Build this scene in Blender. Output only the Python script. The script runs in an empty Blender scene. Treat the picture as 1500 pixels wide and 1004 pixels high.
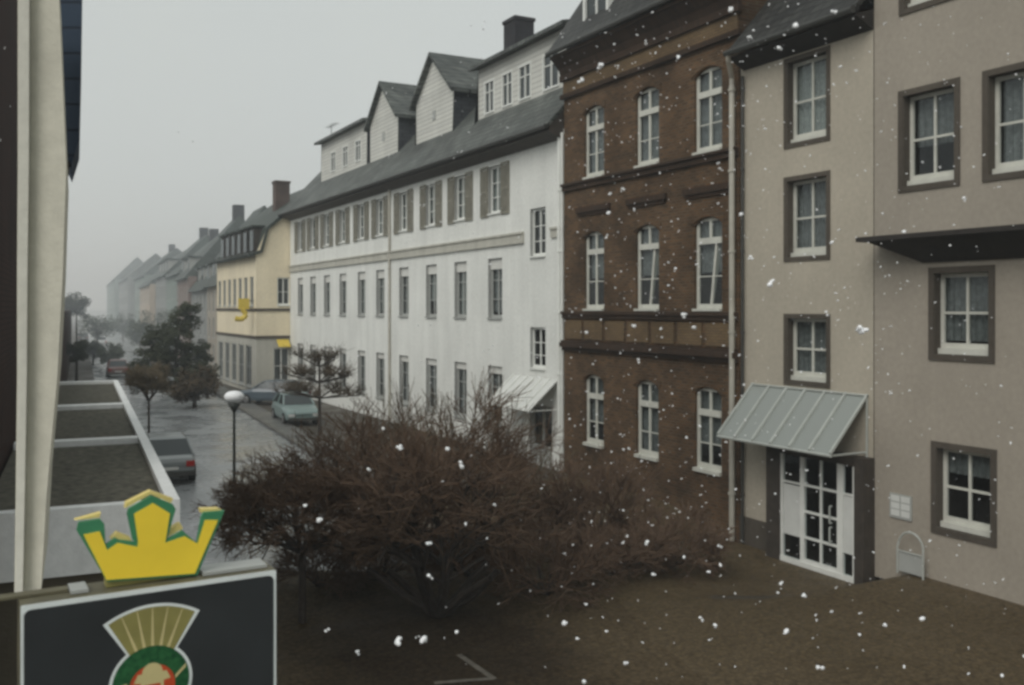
import bpy, math, random
from mathutils import Vector, Matrix
R = random.Random(7)
sc = bpy.context.scene
COL = sc.collection
rad = math.radians

# ------------------------------------------------------------------ camera geometry (metres; +Y runs along the right-hand row of houses)
FPX, YAW, HY, EYE = 1400.0, rad(28.2), 452.0, 5.6
SY, CY = math.sin(YAW), math.cos(YAW)
def ray(x, y):
    u = (x - 750) / FPX
    return Vector((SY + u * CY, CY - u * SY, (HY - y) / FPX))
CAM = Vector((0, 0, EYE))
def at_depth(x, y, t): return CAM + ray(x, y) * t
def on_plane(x, y, p0, n):
    r = ray(x, y); n = Vector(n)
    return CAM + r * ((Vector(p0) - CAM).dot(n) / r.dot(n))

# ------------------------------------------------------------------ mesh helpers
OFF = {}
class MB:
    def __init__(s): s.v = []; s.f = []; s.m = []; s.cur = 0
    def face(s, pts):
        n = len(s.v); s.v += [tuple(p) for p in pts]; s.f.append(tuple(range(n, n + len(pts)))); s.m.append(s.cur)
    def hexa(s, p):
        n = len(s.v); s.v += [tuple(q) for q in p]
        for f in ((0,3,2,1),(4,5,6,7),(0,1,5,4),(1,2,6,5),(2,3,7,6),(3,0,4,7)):
            s.f.append(tuple(n + i for i in f)); s.m.append(s.cur)
    def box(s, x0, x1, y0, y1, z0, z1):
        s.hexa([(x0,y0,z0),(x1,y0,z0),(x1,y1,z0),(x0,y1,z0),(x0,y0,z1),(x1,y0,z1),(x1,y1,z1),(x0,y1,z1)])
    def fbox(s, F, a0, a1, z0, z1, d0, d1):
        s.hexa([F(a0,z0,d0),F(a1,z0,d0),F(a1,z0,d1),F(a0,z0,d1),F(a0,z1,d0),F(a1,z1,d0),F(a1,z1,d1),F(a0,z1,d1)])
    def tube(s, p, q, r0, r1=None, k=6, cap=False):
        r1 = r0 if r1 is None else r1
        p = Vector(p); q = Vector(q); d = q - p
        if d.length < 1e-6: return
        d.normalize(); u = d.orthogonal().normalized(); w = d.cross(u); n = len(s.v)
        for c, r in ((p, r0), (q, r1)):
            for i in range(k):
                t = 2 * math.pi * i / k
                s.v.append(tuple(c + u * (r * math.cos(t)) + w * (r * math.sin(t))))
        for i in range(k):
            j = (i + 1) % k
            s.f.append((n + i, n + j, n + k + j, n + k + i)); s.m.append(s.cur)
        if cap:
            s.f.append(tuple(n + i for i in reversed(range(k)))); s.m.append(s.cur)
            s.f.append(tuple(n + k + i for i in range(k))); s.m.append(s.cur)
    def path(s, pts, r, k=6):
        for a, b in zip(pts, pts[1:]): s.tube(a, b, r, r, k, True)
    def prism(s, pts, ext):
        ext = Vector(ext); n = len(pts); b = len(s.v)
        s.v += [tuple(p) for p in pts] + [tuple(Vector(p) + ext) for p in pts]
        s.f.append(tuple(b + i for i in reversed(range(n)))); s.m.append(s.cur)
        s.f.append(tuple(b + n + i for i in range(n))); s.m.append(s.cur)
        for i in range(n):
            j = (i + 1) % n
            s.f.append((b + i, b + j, b + n + j, b + n + i)); s.m.append(s.cur)
    def blob(s, c, r, sx=1, sy=1, sz=1, jit=.25, nu=7, nv=5, rng=R):
        n = len(s.v); c = Vector(c)
        s.v.append(tuple(c + Vector((0,0,-r*sz))))
        for j in range(1, nv):
            ph = -math.pi/2 + math.pi*j/nv
            for i in range(nu):
                th = 2*math.pi*i/nu; rr = r*(1 + rng.uniform(-jit, jit))
                s.v.append(tuple(c + Vector((rr*sx*math.cos(ph)*math.cos(th), rr*sy*math.cos(ph)*math.sin(th), rr*sz*math.sin(ph)))))
        s.v.append(tuple(c + Vector((0,0,r*sz)))); top = len(s.v) - 1
        for i in range(nu):
            k = (i+1) % nu
            s.f.append((n, n+1+k, n+1+i)); s.m.append(s.cur)
            for j in range(nv-2):
                a = n+1+j*nu
                s.f.append((a+i, a+k, a+nu+k, a+nu+i)); s.m.append(s.cur)
            a = n+1+(nv-2)*nu
            s.f.append((a+i, a+k, top)); s.m.append(s.cur)
    def build(s, name, mats, parent=None, smooth=False, fix=False):
        if not isinstance(mats, (list, tuple)): mats = [mats]
        off = OFF.get(parent.name, Vector()) if parent else Vector()
        me = bpy.data.meshes.new(name)
        me.from_pydata([tuple(Vector(v) - off) for v in s.v], [], s.f)
        for m in mats: me.materials.append(m)
        if len(mats) > 1: me.polygons.foreach_set('material_index', s.m)
        if smooth: me.polygons.foreach_set('use_smooth', [True] * len(me.polygons))
        if fix:
            import bmesh
            bm = bmesh.new(); bm.from_mesh(me); bmesh.ops.remove_doubles(bm, verts=bm.verts, dist=1e-4)
            bmesh.ops.recalc_face_normals(bm, faces=bm.faces); bm.to_mesh(me); bm.free()
        me.update()
        o = bpy.data.objects.new(name, me); COL.objects.link(o)
        if parent: o.parent = parent; OFF[o.name] = off
        return o

class Frame:
    """wall frame: F(a, z, d) = along, up, outward"""
    def __init__(s, o, A, N): s.o = Vector(o); s.A = Vector(A).normalized(); s.N = Vector(N).normalized()
    def __call__(s, a, z, d=0): 
        p = s.o + s.A * a + s.N * d
        return Vector((p.x, p.y, p.z + z))

def tag(o, label=None, cat=None, group=None, kind=None):
    if label: o['label'] = label
    if cat: o['category'] = cat
    if group: o['group'] = group
    if kind: o['kind'] = kind
    return o
def thing(name, label, cat, loc, group=None):
    o = bpy.data.objects.new(name, None); o.empty_display_size = .3
    COL.objects.link(o); o.location = loc; OFF[o.name] = Vector(loc)
    return tag(o, label, cat, group)
def copy_tree(o, parent=None):
    c = o.copy(); COL.objects.link(c)
    if parent: c.parent = parent
    for ch in list(o.children): copy_tree(ch, c)
    return c

# ------------------------------------------------------------------ materials
def new_mat(name):
    m = bpy.data.materials.new(name); m.use_nodes = True
    nt = m.node_tree; b = nt.nodes['Principled BSDF']
    return m, nt, b
def N(nt, t, **kw):
    n = nt.nodes.new(t)
    for k, v in kw.items():
        if k in n.inputs: n.inputs[k].default_value = v
        else: setattr(n, k, v)
    return n
def noise(nt, scale, detail=5, vec=None, rough=.6, stretch=None):
    g = N(nt, 'ShaderNodeNewGeometry'); v = g.outputs['Position']
    if stretch:
        mp = N(nt, 'ShaderNodeMapping'); mp.inputs['Scale'].default_value = stretch
        nt.links.new(v, mp.inputs['Vector']); v = mp.outputs['Vector']
    if vec is not None: v = vec
    n = N(nt, 'ShaderNodeTexNoise', Scale=scale, Detail=detail, Roughness=rough)
    nt.links.new(v, n.inputs['Vector'])
    return n.outputs['Fac']
def ramp(nt, fac, stops):
    r = N(nt, 'ShaderNodeValToRGB'); e = r.color_ramp.elements
    while len(e) < len(stops): e.new(.5)
    for i, (p, c) in enumerate(stops): e[i].position = p; e[i].color = (*c, 1)
    nt.links.new(fac, r.inputs['Fac']); return r.outputs['Color']
def mixc(nt, mode, fac, a, b):
    m = N(nt, 'ShaderNodeMix', data_type='RGBA', blend_type=mode)
    if isinstance(fac, (int, float)): m.inputs['Factor'].default_value = fac
    else: nt.links.new(fac, m.inputs['Factor'])
    for s, x in ((6, a), (7, b)):
        if isinstance(x, tuple): m.inputs[s].default_value = (*x, 1)
        else: nt.links.new(x, m.inputs[s])
    return m.outputs[2]
def bump(nt, b, h, strength=.3, dist=.02):
    n = N(nt, 'ShaderNodeBump', Strength=strength, Distance=dist)
    nt.links.new(h, n.inputs['Height']); nt.links.new(n.outputs['Normal'], b.inputs['Normal'])
def k(c, f): return tuple(x * f for x in c)
def plaster(name, col, var=.18, streak=.25, rough=.9, bs=.25):
    m, nt, b = new_mat(name)
    c1 = ramp(nt, noise(nt, .45, 6), [(.3, k(col, 1 - var)), (.7, k(col, 1 + var * .6))])
    st = ramp(nt, noise(nt, 1.6, 5, stretch=(1, 1, .09)), [(.35, (1 - streak,) * 3), (.62, (1, 1, 1))])
    gr = ramp(nt, noise(nt, 9, 4), [(.3, (.9, .9, .9)), (.7, (1.05, 1.05, 1.05))])
    c = mixc(nt, 'MULTIPLY', 1.0, mixc(nt, 'MULTIPLY', 1.0, c1, st), gr)
    nt.links.new(c, b.inputs['Base Color']); b.inputs['Roughness'].default_value = rough
    b.inputs['Specular IOR Level'].default_value = .2
    bump(nt, b, noise(nt, 35, 5), bs, .02)
    return m
def plain(name, col, rough=.6, metal=0, var=.15, scale=6, spec=.5, bs=.1):
    m, nt, b = new_mat(name)
    c = ramp(nt, noise(nt, scale, 5), [(.3, k(col, 1 - var)), (.7, k(col, 1 + var))])
    nt.links.new(c, b.inputs['Base Color'])
    b.inputs['Roughness'].default_value = rough; b.inputs['Metallic'].default_value = metal
    b.inputs['Specular IOR Level'].default_value = spec
    if bs: bump(nt, b, noise(nt, scale * 4, 3), bs, .01)
    return m
def courses(name, c1, c2, mortar, w, h, mort=.012, rough=.9, zs=1.0, bs=.5, big=.25, spec=.2):
    """brick or slate courses laid in world space (along the wall, up)"""
    m, nt, b = new_mat(name)
    g = N(nt, 'ShaderNodeNewGeometry'); sp = N(nt, 'ShaderNodeSeparateXYZ'); nt.links.new(g.outputs['Position'], sp.inputs[0])
    ad = N(nt, 'ShaderNodeMath', operation='MULTIPLY_ADD'); ad.inputs[1].default_value = .37
    nt.links.new(sp.outputs['X'], ad.inputs[0]); nt.links.new(sp.outputs['Y'], ad.inputs[2])
    mz = N(nt, 'ShaderNodeMath', operation='MULTIPLY'); mz.inputs[1].default_value = zs; nt.links.new(sp.outputs['Z'], mz.inputs[0])
    cb = N(nt, 'ShaderNodeCombineXYZ'); nt.links.new(ad.outputs[0], cb.inputs[0]); nt.links.new(mz.outputs[0], cb.inputs[1])
    t = N(nt, 'ShaderNodeTexBrick', Scale=1.0); t.inputs['Brick Width'].default_value = w; t.inputs['Row Height'].default_value = h
    t.inputs['Mortar Size'].default_value = mort; t.inputs['Mortar Smooth'].default_value = .3; t.inputs['Bias'].default_value = 0
    t.inputs['Color1'].default_value = (*c1, 1); t.inputs['Color2'].default_value = (*c2, 1); t.inputs['Mortar'].default_value = (*mortar, 1)
    nt.links.new(cb.outputs[0], t.inputs['Vector'])
    st = ramp(nt, noise(nt, .7, 6), [(.3, (1 - big,) * 3), (.7, (1 + big,) * 3)])
    c = mixc(nt, 'MULTIPLY', 1.0, t.outputs['Color'], st)
    nt.links.new(c, b.inputs['Base Color']); b.inputs['Roughness'].default_value = rough; b.inputs['Specular IOR Level'].default_value = spec
    iv = N(nt, 'ShaderNodeMath', operation='SUBTRACT'); iv.inputs[0].default_value = 1; nt.links.new(t.outputs['Fac'], iv.inputs[1])
    bump(nt, b, iv.outputs[0], bs, .015)
    return m
def glass(name, tint=(.75, .8, .8), opaque=None, rough=.03):
    m, nt, b = new_mat(name); out = nt.nodes['Material Output']
    gl = N(nt, 'ShaderNodeBsdfGlossy', Roughness=rough); gl.inputs['Color'].default_value = (.62, .65, .66, 1)
    lw = N(nt, 'ShaderNodeLayerWeight', Blend=.5)
    pw = N(nt, 'ShaderNodeMath', operation='POWER'); pw.inputs[1].default_value = 4.0; nt.links.new(lw.outputs['Facing'], pw.inputs[0])
    ma = N(nt, 'ShaderNodeMath', operation='MULTIPLY_ADD'); ma.inputs[1].default_value = .92; ma.inputs[2].default_value = .07; nt.links.new(pw.outputs[0], ma.inputs[0])
    bp = N(nt, 'ShaderNodeBump', Strength=.12, Distance=.02); nt.links.new(noise(nt, 1.3, 2), bp.inputs['Height'])
    nt.links.new(bp.outputs[0], gl.inputs['Normal']); nt.links.new(bp.outputs[0], lw.inputs['Normal'])
    if opaque: 
        tr = N(nt, 'ShaderNodeBsdfDiffuse'); tr.inputs['Color'].default_value = (*opaque, 1)
    else:
        tr = N(nt, 'ShaderNodeBsdfTransparent'); tr.inputs['Color'].default_value = (*tint, 1)
    mx = N(nt, 'ShaderNodeMixShader'); nt.links.new(ma.outputs[0], mx.inputs[0])
    nt.links.new(tr.outputs[0], mx.inputs[1]); nt.links.new(gl.outputs[0], mx.inputs[2]); nt.links.new(mx.outputs[0], out.inputs['Surface'])
    return m
def leafy(name, c1, c2, rough=.8, scale=1.2):
    m, nt, b = new_mat(name)
    c = ramp(nt, noise(nt, scale, 4), [(.3, c1), (.7, c2)])
    nt.links.new(c, b.inputs['Base Color']); b.inputs['Roughness'].default_value = rough; b.inputs['Specular IOR Level'].default_value = .15
    return m

M = {}
M['white_plaster'] = plaster('white_plaster', (.775, .785, .745), .08, .09)
M['tan_plaster'] = plaster('tan_plaster', (.455, .412, .335), .10, .03)
M['taupe_plaster'] = plaster('taupe_plaster', (.36, .322, .268), .10, .03)
M['shaded_reveal'] = plaster('shaded_reveal_plaster', (.36, .365, .35), .08, .1)  # shade inside the white building's window reveals, put into the plaster colour
M['yellow_plaster'] = plaster('yellow_plaster', (.82, .73, .54), .06, .08)
M['pale_base'] = plaster('pale_base', (.50, .49, .43), .08, .15)
M['brick'] = courses('brown_brick', (.122, .066, .032), (.062, .036, .020), (.095, .074, .050), .25, .085, .016, big=.45)
M['brick_trim'] = courses('dark_moulded_brick', (.055, .034, .022), (.042, .028, .02), (.03, .022, .016), .12, .25, .008)
M['brick_frieze'] = courses('buff_brick', (.16, .108, .056), (.13, .088, .048), (.08, .06, .042), .25, .078, .010)
M['slate'] = courses('weathered_slate', (.062, .070, .064), (.115, .124, .112), (.022, .025, .022), .34, .30, .03, .55, 1.3, .7, .5, .4)
M['slate_dark'] = courses('dark_slate', (.024, .024, .023), (.046, .046, .042), (.010, .010, .009), .34, .30, .03, .6, 1.3, .7, .3, .4)
M['slate_green'] = courses('green_grey_slate', (.024, .034, .027), (.042, .054, .043), (.03, .035, .03), .32, .26, .012, .55, 1.3, .6, .3, .4)
M['dark_timber'] = plain('dark_timber', (.022, .018, .015), .8, var=.3, scale=4)
M['board'] = courses('white_boarding', (.62, .62, .57), (.56, .56, .52), (.34, .34, .32), 30, .20, .018, .7, 1, .6, .1)
M['pink_board'] = courses('slate_hung_cheek', (.045, .05, .056), (.06, .064, .07), (.03, .03, .034), .3, .2, .012)
M['stone_dark'] = plaster('dark_stone_surround', (.098, .084, .068), .2, .15)
M['white_paint'] = plain('white_paint', (.74, .75, .71), .45, var=.06, scale=3)
M['fascia'] = plaster('white_fascia', (.90, .91, .89), .06, .10, .6)
M['brown_base'] = plaster('dark_brown_base', (.11, .095, .068), .2, .2)
M['old_paint'] = plain('old_white_paint', (.56, .56, .50), .55, var=.1, scale=3)
M['net'] = plain('grey_net_curtain', (.19, .195, .19), .9, var=.35, scale=9, bs=.2)
M['grey_paint'] = plain('grey_paint', (.36, .37, .35), .55, var=.08, scale=3)
M['blind'] = plain('roller_blind', (.62, .62, .58), .8, var=.06, scale=3)
M['glass'] = glass('window_glass')
M['glass_far'] = glass('dark_window_glass', opaque=(.035, .04, .04), rough=.08)
M['glass_roof'] = glass('canopy_glass', opaque=(.27, .29, .27), rough=.2)
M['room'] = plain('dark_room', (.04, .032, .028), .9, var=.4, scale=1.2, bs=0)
M['curtain'] = plain('lace_curtain', (.36, .37, .35), .9, var=.25, scale=14, bs=.2)
M['shutter'] = plain('olive_brown_shutter', (.205, .195, .155), .7, var=.2, scale=3)
M['pipe'] = plain('pale_zinc_pipe', (.46, .44, .38), .5, .2, var=.15, scale=2)
M['gutter'] = plain('dark_gutter', (.055, .055, .05), .5, .2, var=.2, scale=2)
M['dark_wood'] = plain('dark_wood', (.045, .036, .028), .7, var=.3, scale=4)
M['steel'] = plain('painted_steel', (.42, .44, .41), .45, .1, var=.1, scale=4)
M['dark_steel'] = plain('dark_steel', (.035, .042, .038), .5, .3, var=.2, scale=5)
M['notice'] = plain('white_notice', (.62, .63, .60), .6, var=.06, scale=3)
M['chimney'] = courses('sooty_brick', (.036, .036, .042), (.05, .046, .05), (.03, .03, .03), .25, .078, .01)
M['red_chimney'] = courses('red_brick', (.14, .095, .082), (.11, .08, .07), (.10, .09, .08), .25, .078, .01)
M['gravel'] = leafy('mossy_gravel', (.055, .055, .043), (.16, .15, .12), .95, 11)
M['cream'] = plaster('weathered_cream_render', (.74, .715, .60), .16, .2)
M['cream_trim'] = plaster('cream_moulding', (.66, .65, .57), .14, .2)  # moulding a little darker and greyer than the pilaster
M['blue_slate'] = courses('blue_slate_hanging', (.040, .058, .085), (.052, .07, .098), (.028, .036, .05), .28, .2, .012)
M['margin_brown'] = courses('red_brown_margin', (.045, .020, .014), (.036, .017, .013), (.025, .015, .012), .25, .078, .01)
M['bark'] = plain('bark', (.040, .031, .024), .9, var=.4, scale=7, bs=.5)
M['twig'] = leafy('reddish_twigs', (.088, .057, .038), (.15, .103, .072), .9, 2.0)
M['twig_brown'] = leafy('olive_brown_twigs', (.095, .078, .052), (.16, .13, .088), .9, 1.6)
M['conifer'] = leafy('dark_conifer', (.028, .034, .020), (.062, .066, .040), .85, 1.0)
M['leaf'] = leafy('dull_leaves', (.035, .045, .028), (.075, .085, .05), .85, .8)
M['dead_leaf'] = leafy('brown_leaves', (.045, .034, .022), (.085, .064, .042), .9, 1.2)
M['snow'] = plain('snow', (.95, .96, .97), .7, var=.02, bs=0)
M['crown_yellow'] = plain('yellow_enamel', (.95, .70, .05), .4, var=.06, scale=5)
M['crown_side'] = plain('pale_yellow_edge', (.72, .58, .20), .5, var=.1, scale=8)
M['green_enamel'] = plain('green_enamel', (.05, .23, .11), .4, var=.1, scale=8)
M['sign_black'] = plain('black_enamel', (.028, .032, .034), .35, var=.2, scale=3, bs=.03)
M['sign_white'] = plain('white_enamel', (.75, .80, .78), .4, var=.08, scale=5)
M['olive_gold'] = plain('olive_gold', (.26, .235, .075), .45, var=.15, scale=9)
M['pale_gold'] = plain('pale_gold', (.58, .50, .24), .45, var=.1, scale=9)
M['wreath'] = leafy('dark_green_wreath', (.012, .06, .025), (.035, .15, .055), .5, 42)
M['red_enamel'] = plain('red_enamel', (.50, .065, .02), .4, var=.15, scale=9)
M['yellow_sign'] = plain('yellow_sign', (.62, .47, .07), .5, var=.05)

def ground_mat(name, c1, c2, rough, cell=None, spec=.5, patch=.35):
    m, nt, b = new_mat(name)
    c = ramp(nt, noise(nt, .35, 7), [(.3, c1), (.7, c2)])
    c = mixc(nt, 'MULTIPLY', 1, c, ramp(nt, noise(nt, 9, 6), [(.3, (.6,) * 3), (.7, (1.4,) * 3)]))
    rr = ramp(nt, noise(nt, .5, 5), [(.35, (rough - patch * .6,) * 3), (.65, (rough + patch * .4,) * 3)])
    nt.links.new(rr, b.inputs['Roughness']); b.inputs['Specular IOR Level'].default_value = spec
    if cell:
        g = N(nt, 'ShaderNodeNewGeometry'); v = N(nt, 'ShaderNodeTexVoronoi', Scale=cell, feature='DISTANCE_TO_EDGE')
        nt.links.new(g.outputs['Position'], v.inputs['Vector'])
        e = ramp(nt, v.outputs['Distance'], [(.0, (.5,) * 3), (.12, (1.05,) * 3)])
        c = mixc(nt, 'MULTIPLY', .8, c, e); bump(nt, b, v.outputs['Distance'], .35, .03)
    else: bump(nt, b, noise(nt, 30, 4), .2, .01)
    nt.links.new(c, b.inputs['Base Color'])
    return m
M['ground'] = ground_mat('wet_dark_setts', (.052, .044, .033), (.082, .070, .052), .62, 8, .3)
M['paving'] = ground_mat('wet_brown_paving', (.076, .055, .029), (.106, .079, .045), .66, 9, .2)
M['asphalt'] = ground_mat('wet_asphalt', (.20, .215, .22), (.28, .295, .30), .28, None, 1.0)
M['pavement'] = ground_mat('grey_paving', (.09, .09, .085), (.14, .14, .13), .5, 3, .5)
M['kerb'] = ground_mat('granite_kerb', (.07, .068, .06), (.13, .125, .11), .6, None, .4)
M['pale_stone'] = ground_mat('worn_pale_line', (.09, .08, .065), (.17, .16, .135), .7, None, .3)
M['soil'] = ground_mat('dark_soil', (.068, .049, .027), (.098, .073, .042), .8, 8, .15)

# ------------------------------------------------------------------ wall + window builders
def wall(mb, F, a0, a1, z0, z1, holes, reveal=.2, skin=0, rev=None, room=None):
    """flat wall with real openings; every opening has reveals and a dark room box behind it"""
    As = sorted({a0, a1, *[h[0] for h in holes], *[h[1] for h in holes]}); Zs = sorted({z0, z1, *[h[2] for h in holes], *[h[3] for h in holes]})
    mb.cur = skin
    for i in range(len(As) - 1):
        for j in range(len(Zs) - 1):
            ca = (As[i] + As[i+1]) / 2; cz = (Zs[j] + Zs[j+1]) / 2
            if any(h[0] < ca < h[1] and h[2] < cz < h[3] for h in holes): continue
            mb.face([F(As[i], Zs[j]), F(As[i+1], Zs[j]), F(As[i+1], Zs[j+1]), F(As[i], Zs[j+1])])
    for (b0, b1, c0, c1) in holes:
        for d0, d1, mi in ((0, -reveal, skin if rev is None else rev), (-reveal, -reveal - .9, room)):
            if mi is None: continue
            mb.cur = mi
            mb.face([F(b0, c0, d0), F(b0, c0, d1), F(b0, c1, d1), F(b0, c1, d0)])
            mb.face([F(b1, c0, d0), F(b1, c1, d0), F(b1, c1, d1), F(b1, c0, d1)])
            mb.face([F(b0, c1, d0), F(b0, c1, d1), F(b1, c1, d1), F(b1, c1, d0)])
            mb.face([F(b0, c0, d0), F(b1, c0, d0), F(b1, c0, d1), F(b0, c0, d1)])
        if room is not None:
            d = -reveal - .9; mb.face([F(b0, c0, d), F(b1, c0, d), F(b1, c1, d), F(b0, c1, d)])
    mb.cur = skin
def window(F, a0, a1, z0, z1, parent, d=-.12, fw=.07, transom=None, tthick=.07, mull=(.5,), hb=(), hbt=.03, sill=.06, sill_out=.08,
           frame='white_paint', pane='glass', curtain=0, blind=0, label=None, tilt=False, mt=.06, cmat='curtain'):
    mb = MB(); e = .004; zb = z0 + sill; t = .03
    mb.fbox(F, a0+e, a0+fw, zb, z1-e, d-t, d+t); mb.fbox(F, a1-fw, a1-e, zb, z1-e, d-t, d+t)
    mb.fbox(F, a0+fw, a1-fw, z1-fw, z1-e, d-t, d+t); mb.fbox(F, a0+fw, a1-fw, zb, zb+fw*1.3, d-t, d+t)
    ztop = z1 - fw
    if transom is not None:
        zt = z1 - (z1 - z0) * transom; mb.fbox(F, a0+fw, a1-fw, zt-tthick/2, zt+tthick/2, d-t, d+t+.03); ztop = zt - tthick/2
    for q in mull:
        am = a0 + (a1-a0) * q
        if tilt:
            lo, hi = am - .02*(a1-a0), am - .27*(a1-a0)
            mb.hexa([F(lo-mt/2, zb+fw, d-t+.004), F(lo+mt/2, zb+fw, d-t+.004), F(lo+mt/2, zb+fw, d+t-.003), F(lo-mt/2, zb+fw, d+t-.003),
                     F(hi-mt/2+.08, ztop, d-t-.12), F(hi+mt/2+.08, ztop, d-t-.12), F(hi+mt/2+.08, ztop, d+t-.01), F(hi-mt/2+.08, ztop, d+t-.01)])
        else: mb.fbox(F, am-mt/2, am+mt/2, zb+fw*1.3, ztop, d-t+.005, d+t-.004)
        if transom is not None: mb.fbox(F, am-mt/2, am+mt/2, zt+tthick/2, z1-fw, d-t+.005, d+t-.004)
    for q in hb:
        zq = zb + (ztop - zb) * q; mb.fbox(F, a0+fw, a1-fw, zq-hbt/2, zq+hbt/2, d-t+.012, d+t-.010)
    w = mb.build('window', M[frame], parent)
    if label: w['label'] = label
    p = MB(); p.face([F(a0+fw, zb+fw, d-.012), F(a1-fw, zb+fw, d-.012), F(a1-fw, z1-fw, d-.012), F(a0+fw, z1-fw, d-.012)])
    p.build('pane', M[pane], w)
    if sill:
        s = MB(); s.fbox(F, a0+e, a1-e, z0+e, zb-.002, d-.02, sill_out); s.build('sill', M[frame], w)
    if blind:
        s = MB(); s.fbox(F, a0+e+.01, a1-e-.01, z1-blind, z1-.012, d+.034, d+.075); s.build('roller_blind', M['blind'], w)
    if curtain:
        c = MB(); n = 22; zc = z1 - fw - (z1 - z0) * (1 - curtain) * 0; zlow = zb + (z1 - zb) * (1 - curtain)
        dd = [d - .12 + .03 * math.sin(i * 1.9 + a0 * 3) for i in range(n + 1)]
        for i in range(n):
            q0 = a0 + fw*.6 + (a1 - a0 - fw*1.2) * i / n; q1 = a0 + fw*.6 + (a1 - a0 - fw*1.2) * (i + 1) / n
            c.face([F(q0, zlow, dd[i]), F(q1, zlow, dd[i+1]), F(q1, zc, dd[i+1]), F(q0, zc, dd[i])])
        c.build('curtain', M[cmat], w, smooth=True)
    return w
def pipe(parent, x, y, z0, z1, r=.06, mat='pipe'):
    mb = MB(); mb.tube((x, y, z0), (x, y, z1), r, r, 10, True)
    z = z0 + 1.2
    while z < z1: mb.tube((x, y, z), (x, y, z + .06), r * 1.35, r * 1.35, 10, True); z += 2.1
    return mb.build('downpipe', M[mat], parent, smooth=False)

DX = 17.0
F0 = Frame((DX, 0, 0), (0, 1, 0), (-1, 0, 0))      # the right-hand row: a = world Y

# ------------------------------------------------------------------ ground
def sst(a, b, x): x = min(1, max(0, (x - a) / (b - a))); return x * x * (3 - 2 * x)
def gz(x, y):   # small sunken forecourt in front of the doorway
    return -.50 * sst(13.7, 14.8, y) * (1 - sst(19.3, 22.5, y)) * sst(11.0, 15.6, x)
def sheet(name, xs, ys, mat, dz=0, mask=None):
    mb = MB(); idx = {}
    for i, x in enumerate(xs):
        for j, y in enumerate(ys): idx[i, j] = len(mb.v); mb.v.append((x, y, gz(x, y) + dz))
    for i in range(len(xs) - 1):
        for j in range(len(ys) - 1): mb.f.append((idx[i, j], idx[i+1, j], idx[i+1, j+1], idx[i, j+1])); mb.m.append(0)
    return tag(mb.build(name, mat, smooth=True), kind='structure')
fr = lambda a, b, n: [a + (b - a) * i / n for i in range(n + 1)]
sheet('ground', [-3000, -400, -60, -10] + fr(-4, 30, 68) + [60, 400, 3000], [-400, -60, -10] + fr(-2, 40, 84) + [60, 120, 400, 3000], M['ground'])
sheet('plaza', fr(8.2, 17.2, 36), fr(2, 27, 100), M['paving'], .004)
SA = rad(3.9); SD = Vector((math.sin(SA), math.cos(SA), 0)); SN = Vector((math.cos(SA), -math.sin(SA), 0))
def st(L, D, z=0): p = SN * L + SD * D; return Vector((p.x, p.y, z))
mb = MB(); mb.face([st(1.0, 19, .004), st(8.0, 19, .004), st(8.0, 900, .004), st(1.0, 900, .004)])
tag(mb.build('road', M['asphalt']), kind='structure')
mb = MB(); mb.prism([st(8.15, 27.5), st(9.1, 27.5), st(10.6, 900), st(8.15, 900)], (0, 0, .10))
tag(mb.build('pavement', M['pavement']), kind='structure')
mb = MB(); mb.prism([st(8.0, 27.5), st(8.147, 27.5), st(8.147, 900), st(8.0, 900)], (0, 0, .12))
tag(mb.build('kerb', M['kerb']), kind='structure')
# planting bed round the big shrub
mb = MB(); pts = []; rb_ = random.Random(3)
for i in range(64):
    t = 2 * math.pi * i / 64; c, s_ = math.cos(t), math.sin(t); f = 1 + .10 * math.sin(3 * t + 1) + .06 * math.sin(7 * t) + rb_.uniform(-.035, .035)
    pts.append((6.4 + 3.6 * f * c, 14.6 + 5.6 * f * s_, .004))
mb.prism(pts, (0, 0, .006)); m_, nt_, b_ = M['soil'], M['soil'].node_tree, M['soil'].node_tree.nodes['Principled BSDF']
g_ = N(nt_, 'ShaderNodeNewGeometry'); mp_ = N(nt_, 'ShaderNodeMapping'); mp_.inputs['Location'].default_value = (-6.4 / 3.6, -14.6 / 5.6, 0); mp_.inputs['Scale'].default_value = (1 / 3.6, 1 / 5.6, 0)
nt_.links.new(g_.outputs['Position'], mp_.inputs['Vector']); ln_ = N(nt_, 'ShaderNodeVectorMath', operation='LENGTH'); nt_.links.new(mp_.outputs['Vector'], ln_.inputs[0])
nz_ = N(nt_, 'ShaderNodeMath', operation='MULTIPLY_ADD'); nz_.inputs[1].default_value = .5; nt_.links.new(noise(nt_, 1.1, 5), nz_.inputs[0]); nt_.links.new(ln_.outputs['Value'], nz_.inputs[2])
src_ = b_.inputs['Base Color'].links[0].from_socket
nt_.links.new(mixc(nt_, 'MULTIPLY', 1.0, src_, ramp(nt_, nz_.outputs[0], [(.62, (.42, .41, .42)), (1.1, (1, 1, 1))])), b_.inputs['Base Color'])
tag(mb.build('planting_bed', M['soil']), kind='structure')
def gpt(x, y):
    t = EYE * FPX / (y - HY); p = at_depth(x, y, t); return (p.x, p.y, 0.0)
mb = MB(); a, b, c = Vector(gpt(672, 960)), Vector(gpt(724, 996)), Vector(gpt(636, 1003)); up_ = Vector((0, 0, .012))
for p, q in ((a, b), (b, c)):
    d = (q - p).normalized(); n_ = Vector((-d.y, d.x, 0)) * .05
    mb.face([p - n_ + up_ * (1 + (p == b)), q - n_ + up_ * (1 + (p == b)), q + n_ + up_ * (1 + (p == b)), p + n_ + up_ * (1 + (p == b))])
tag(mb.build('road_marking', M['pale_stone']), kind='structure')

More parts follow.
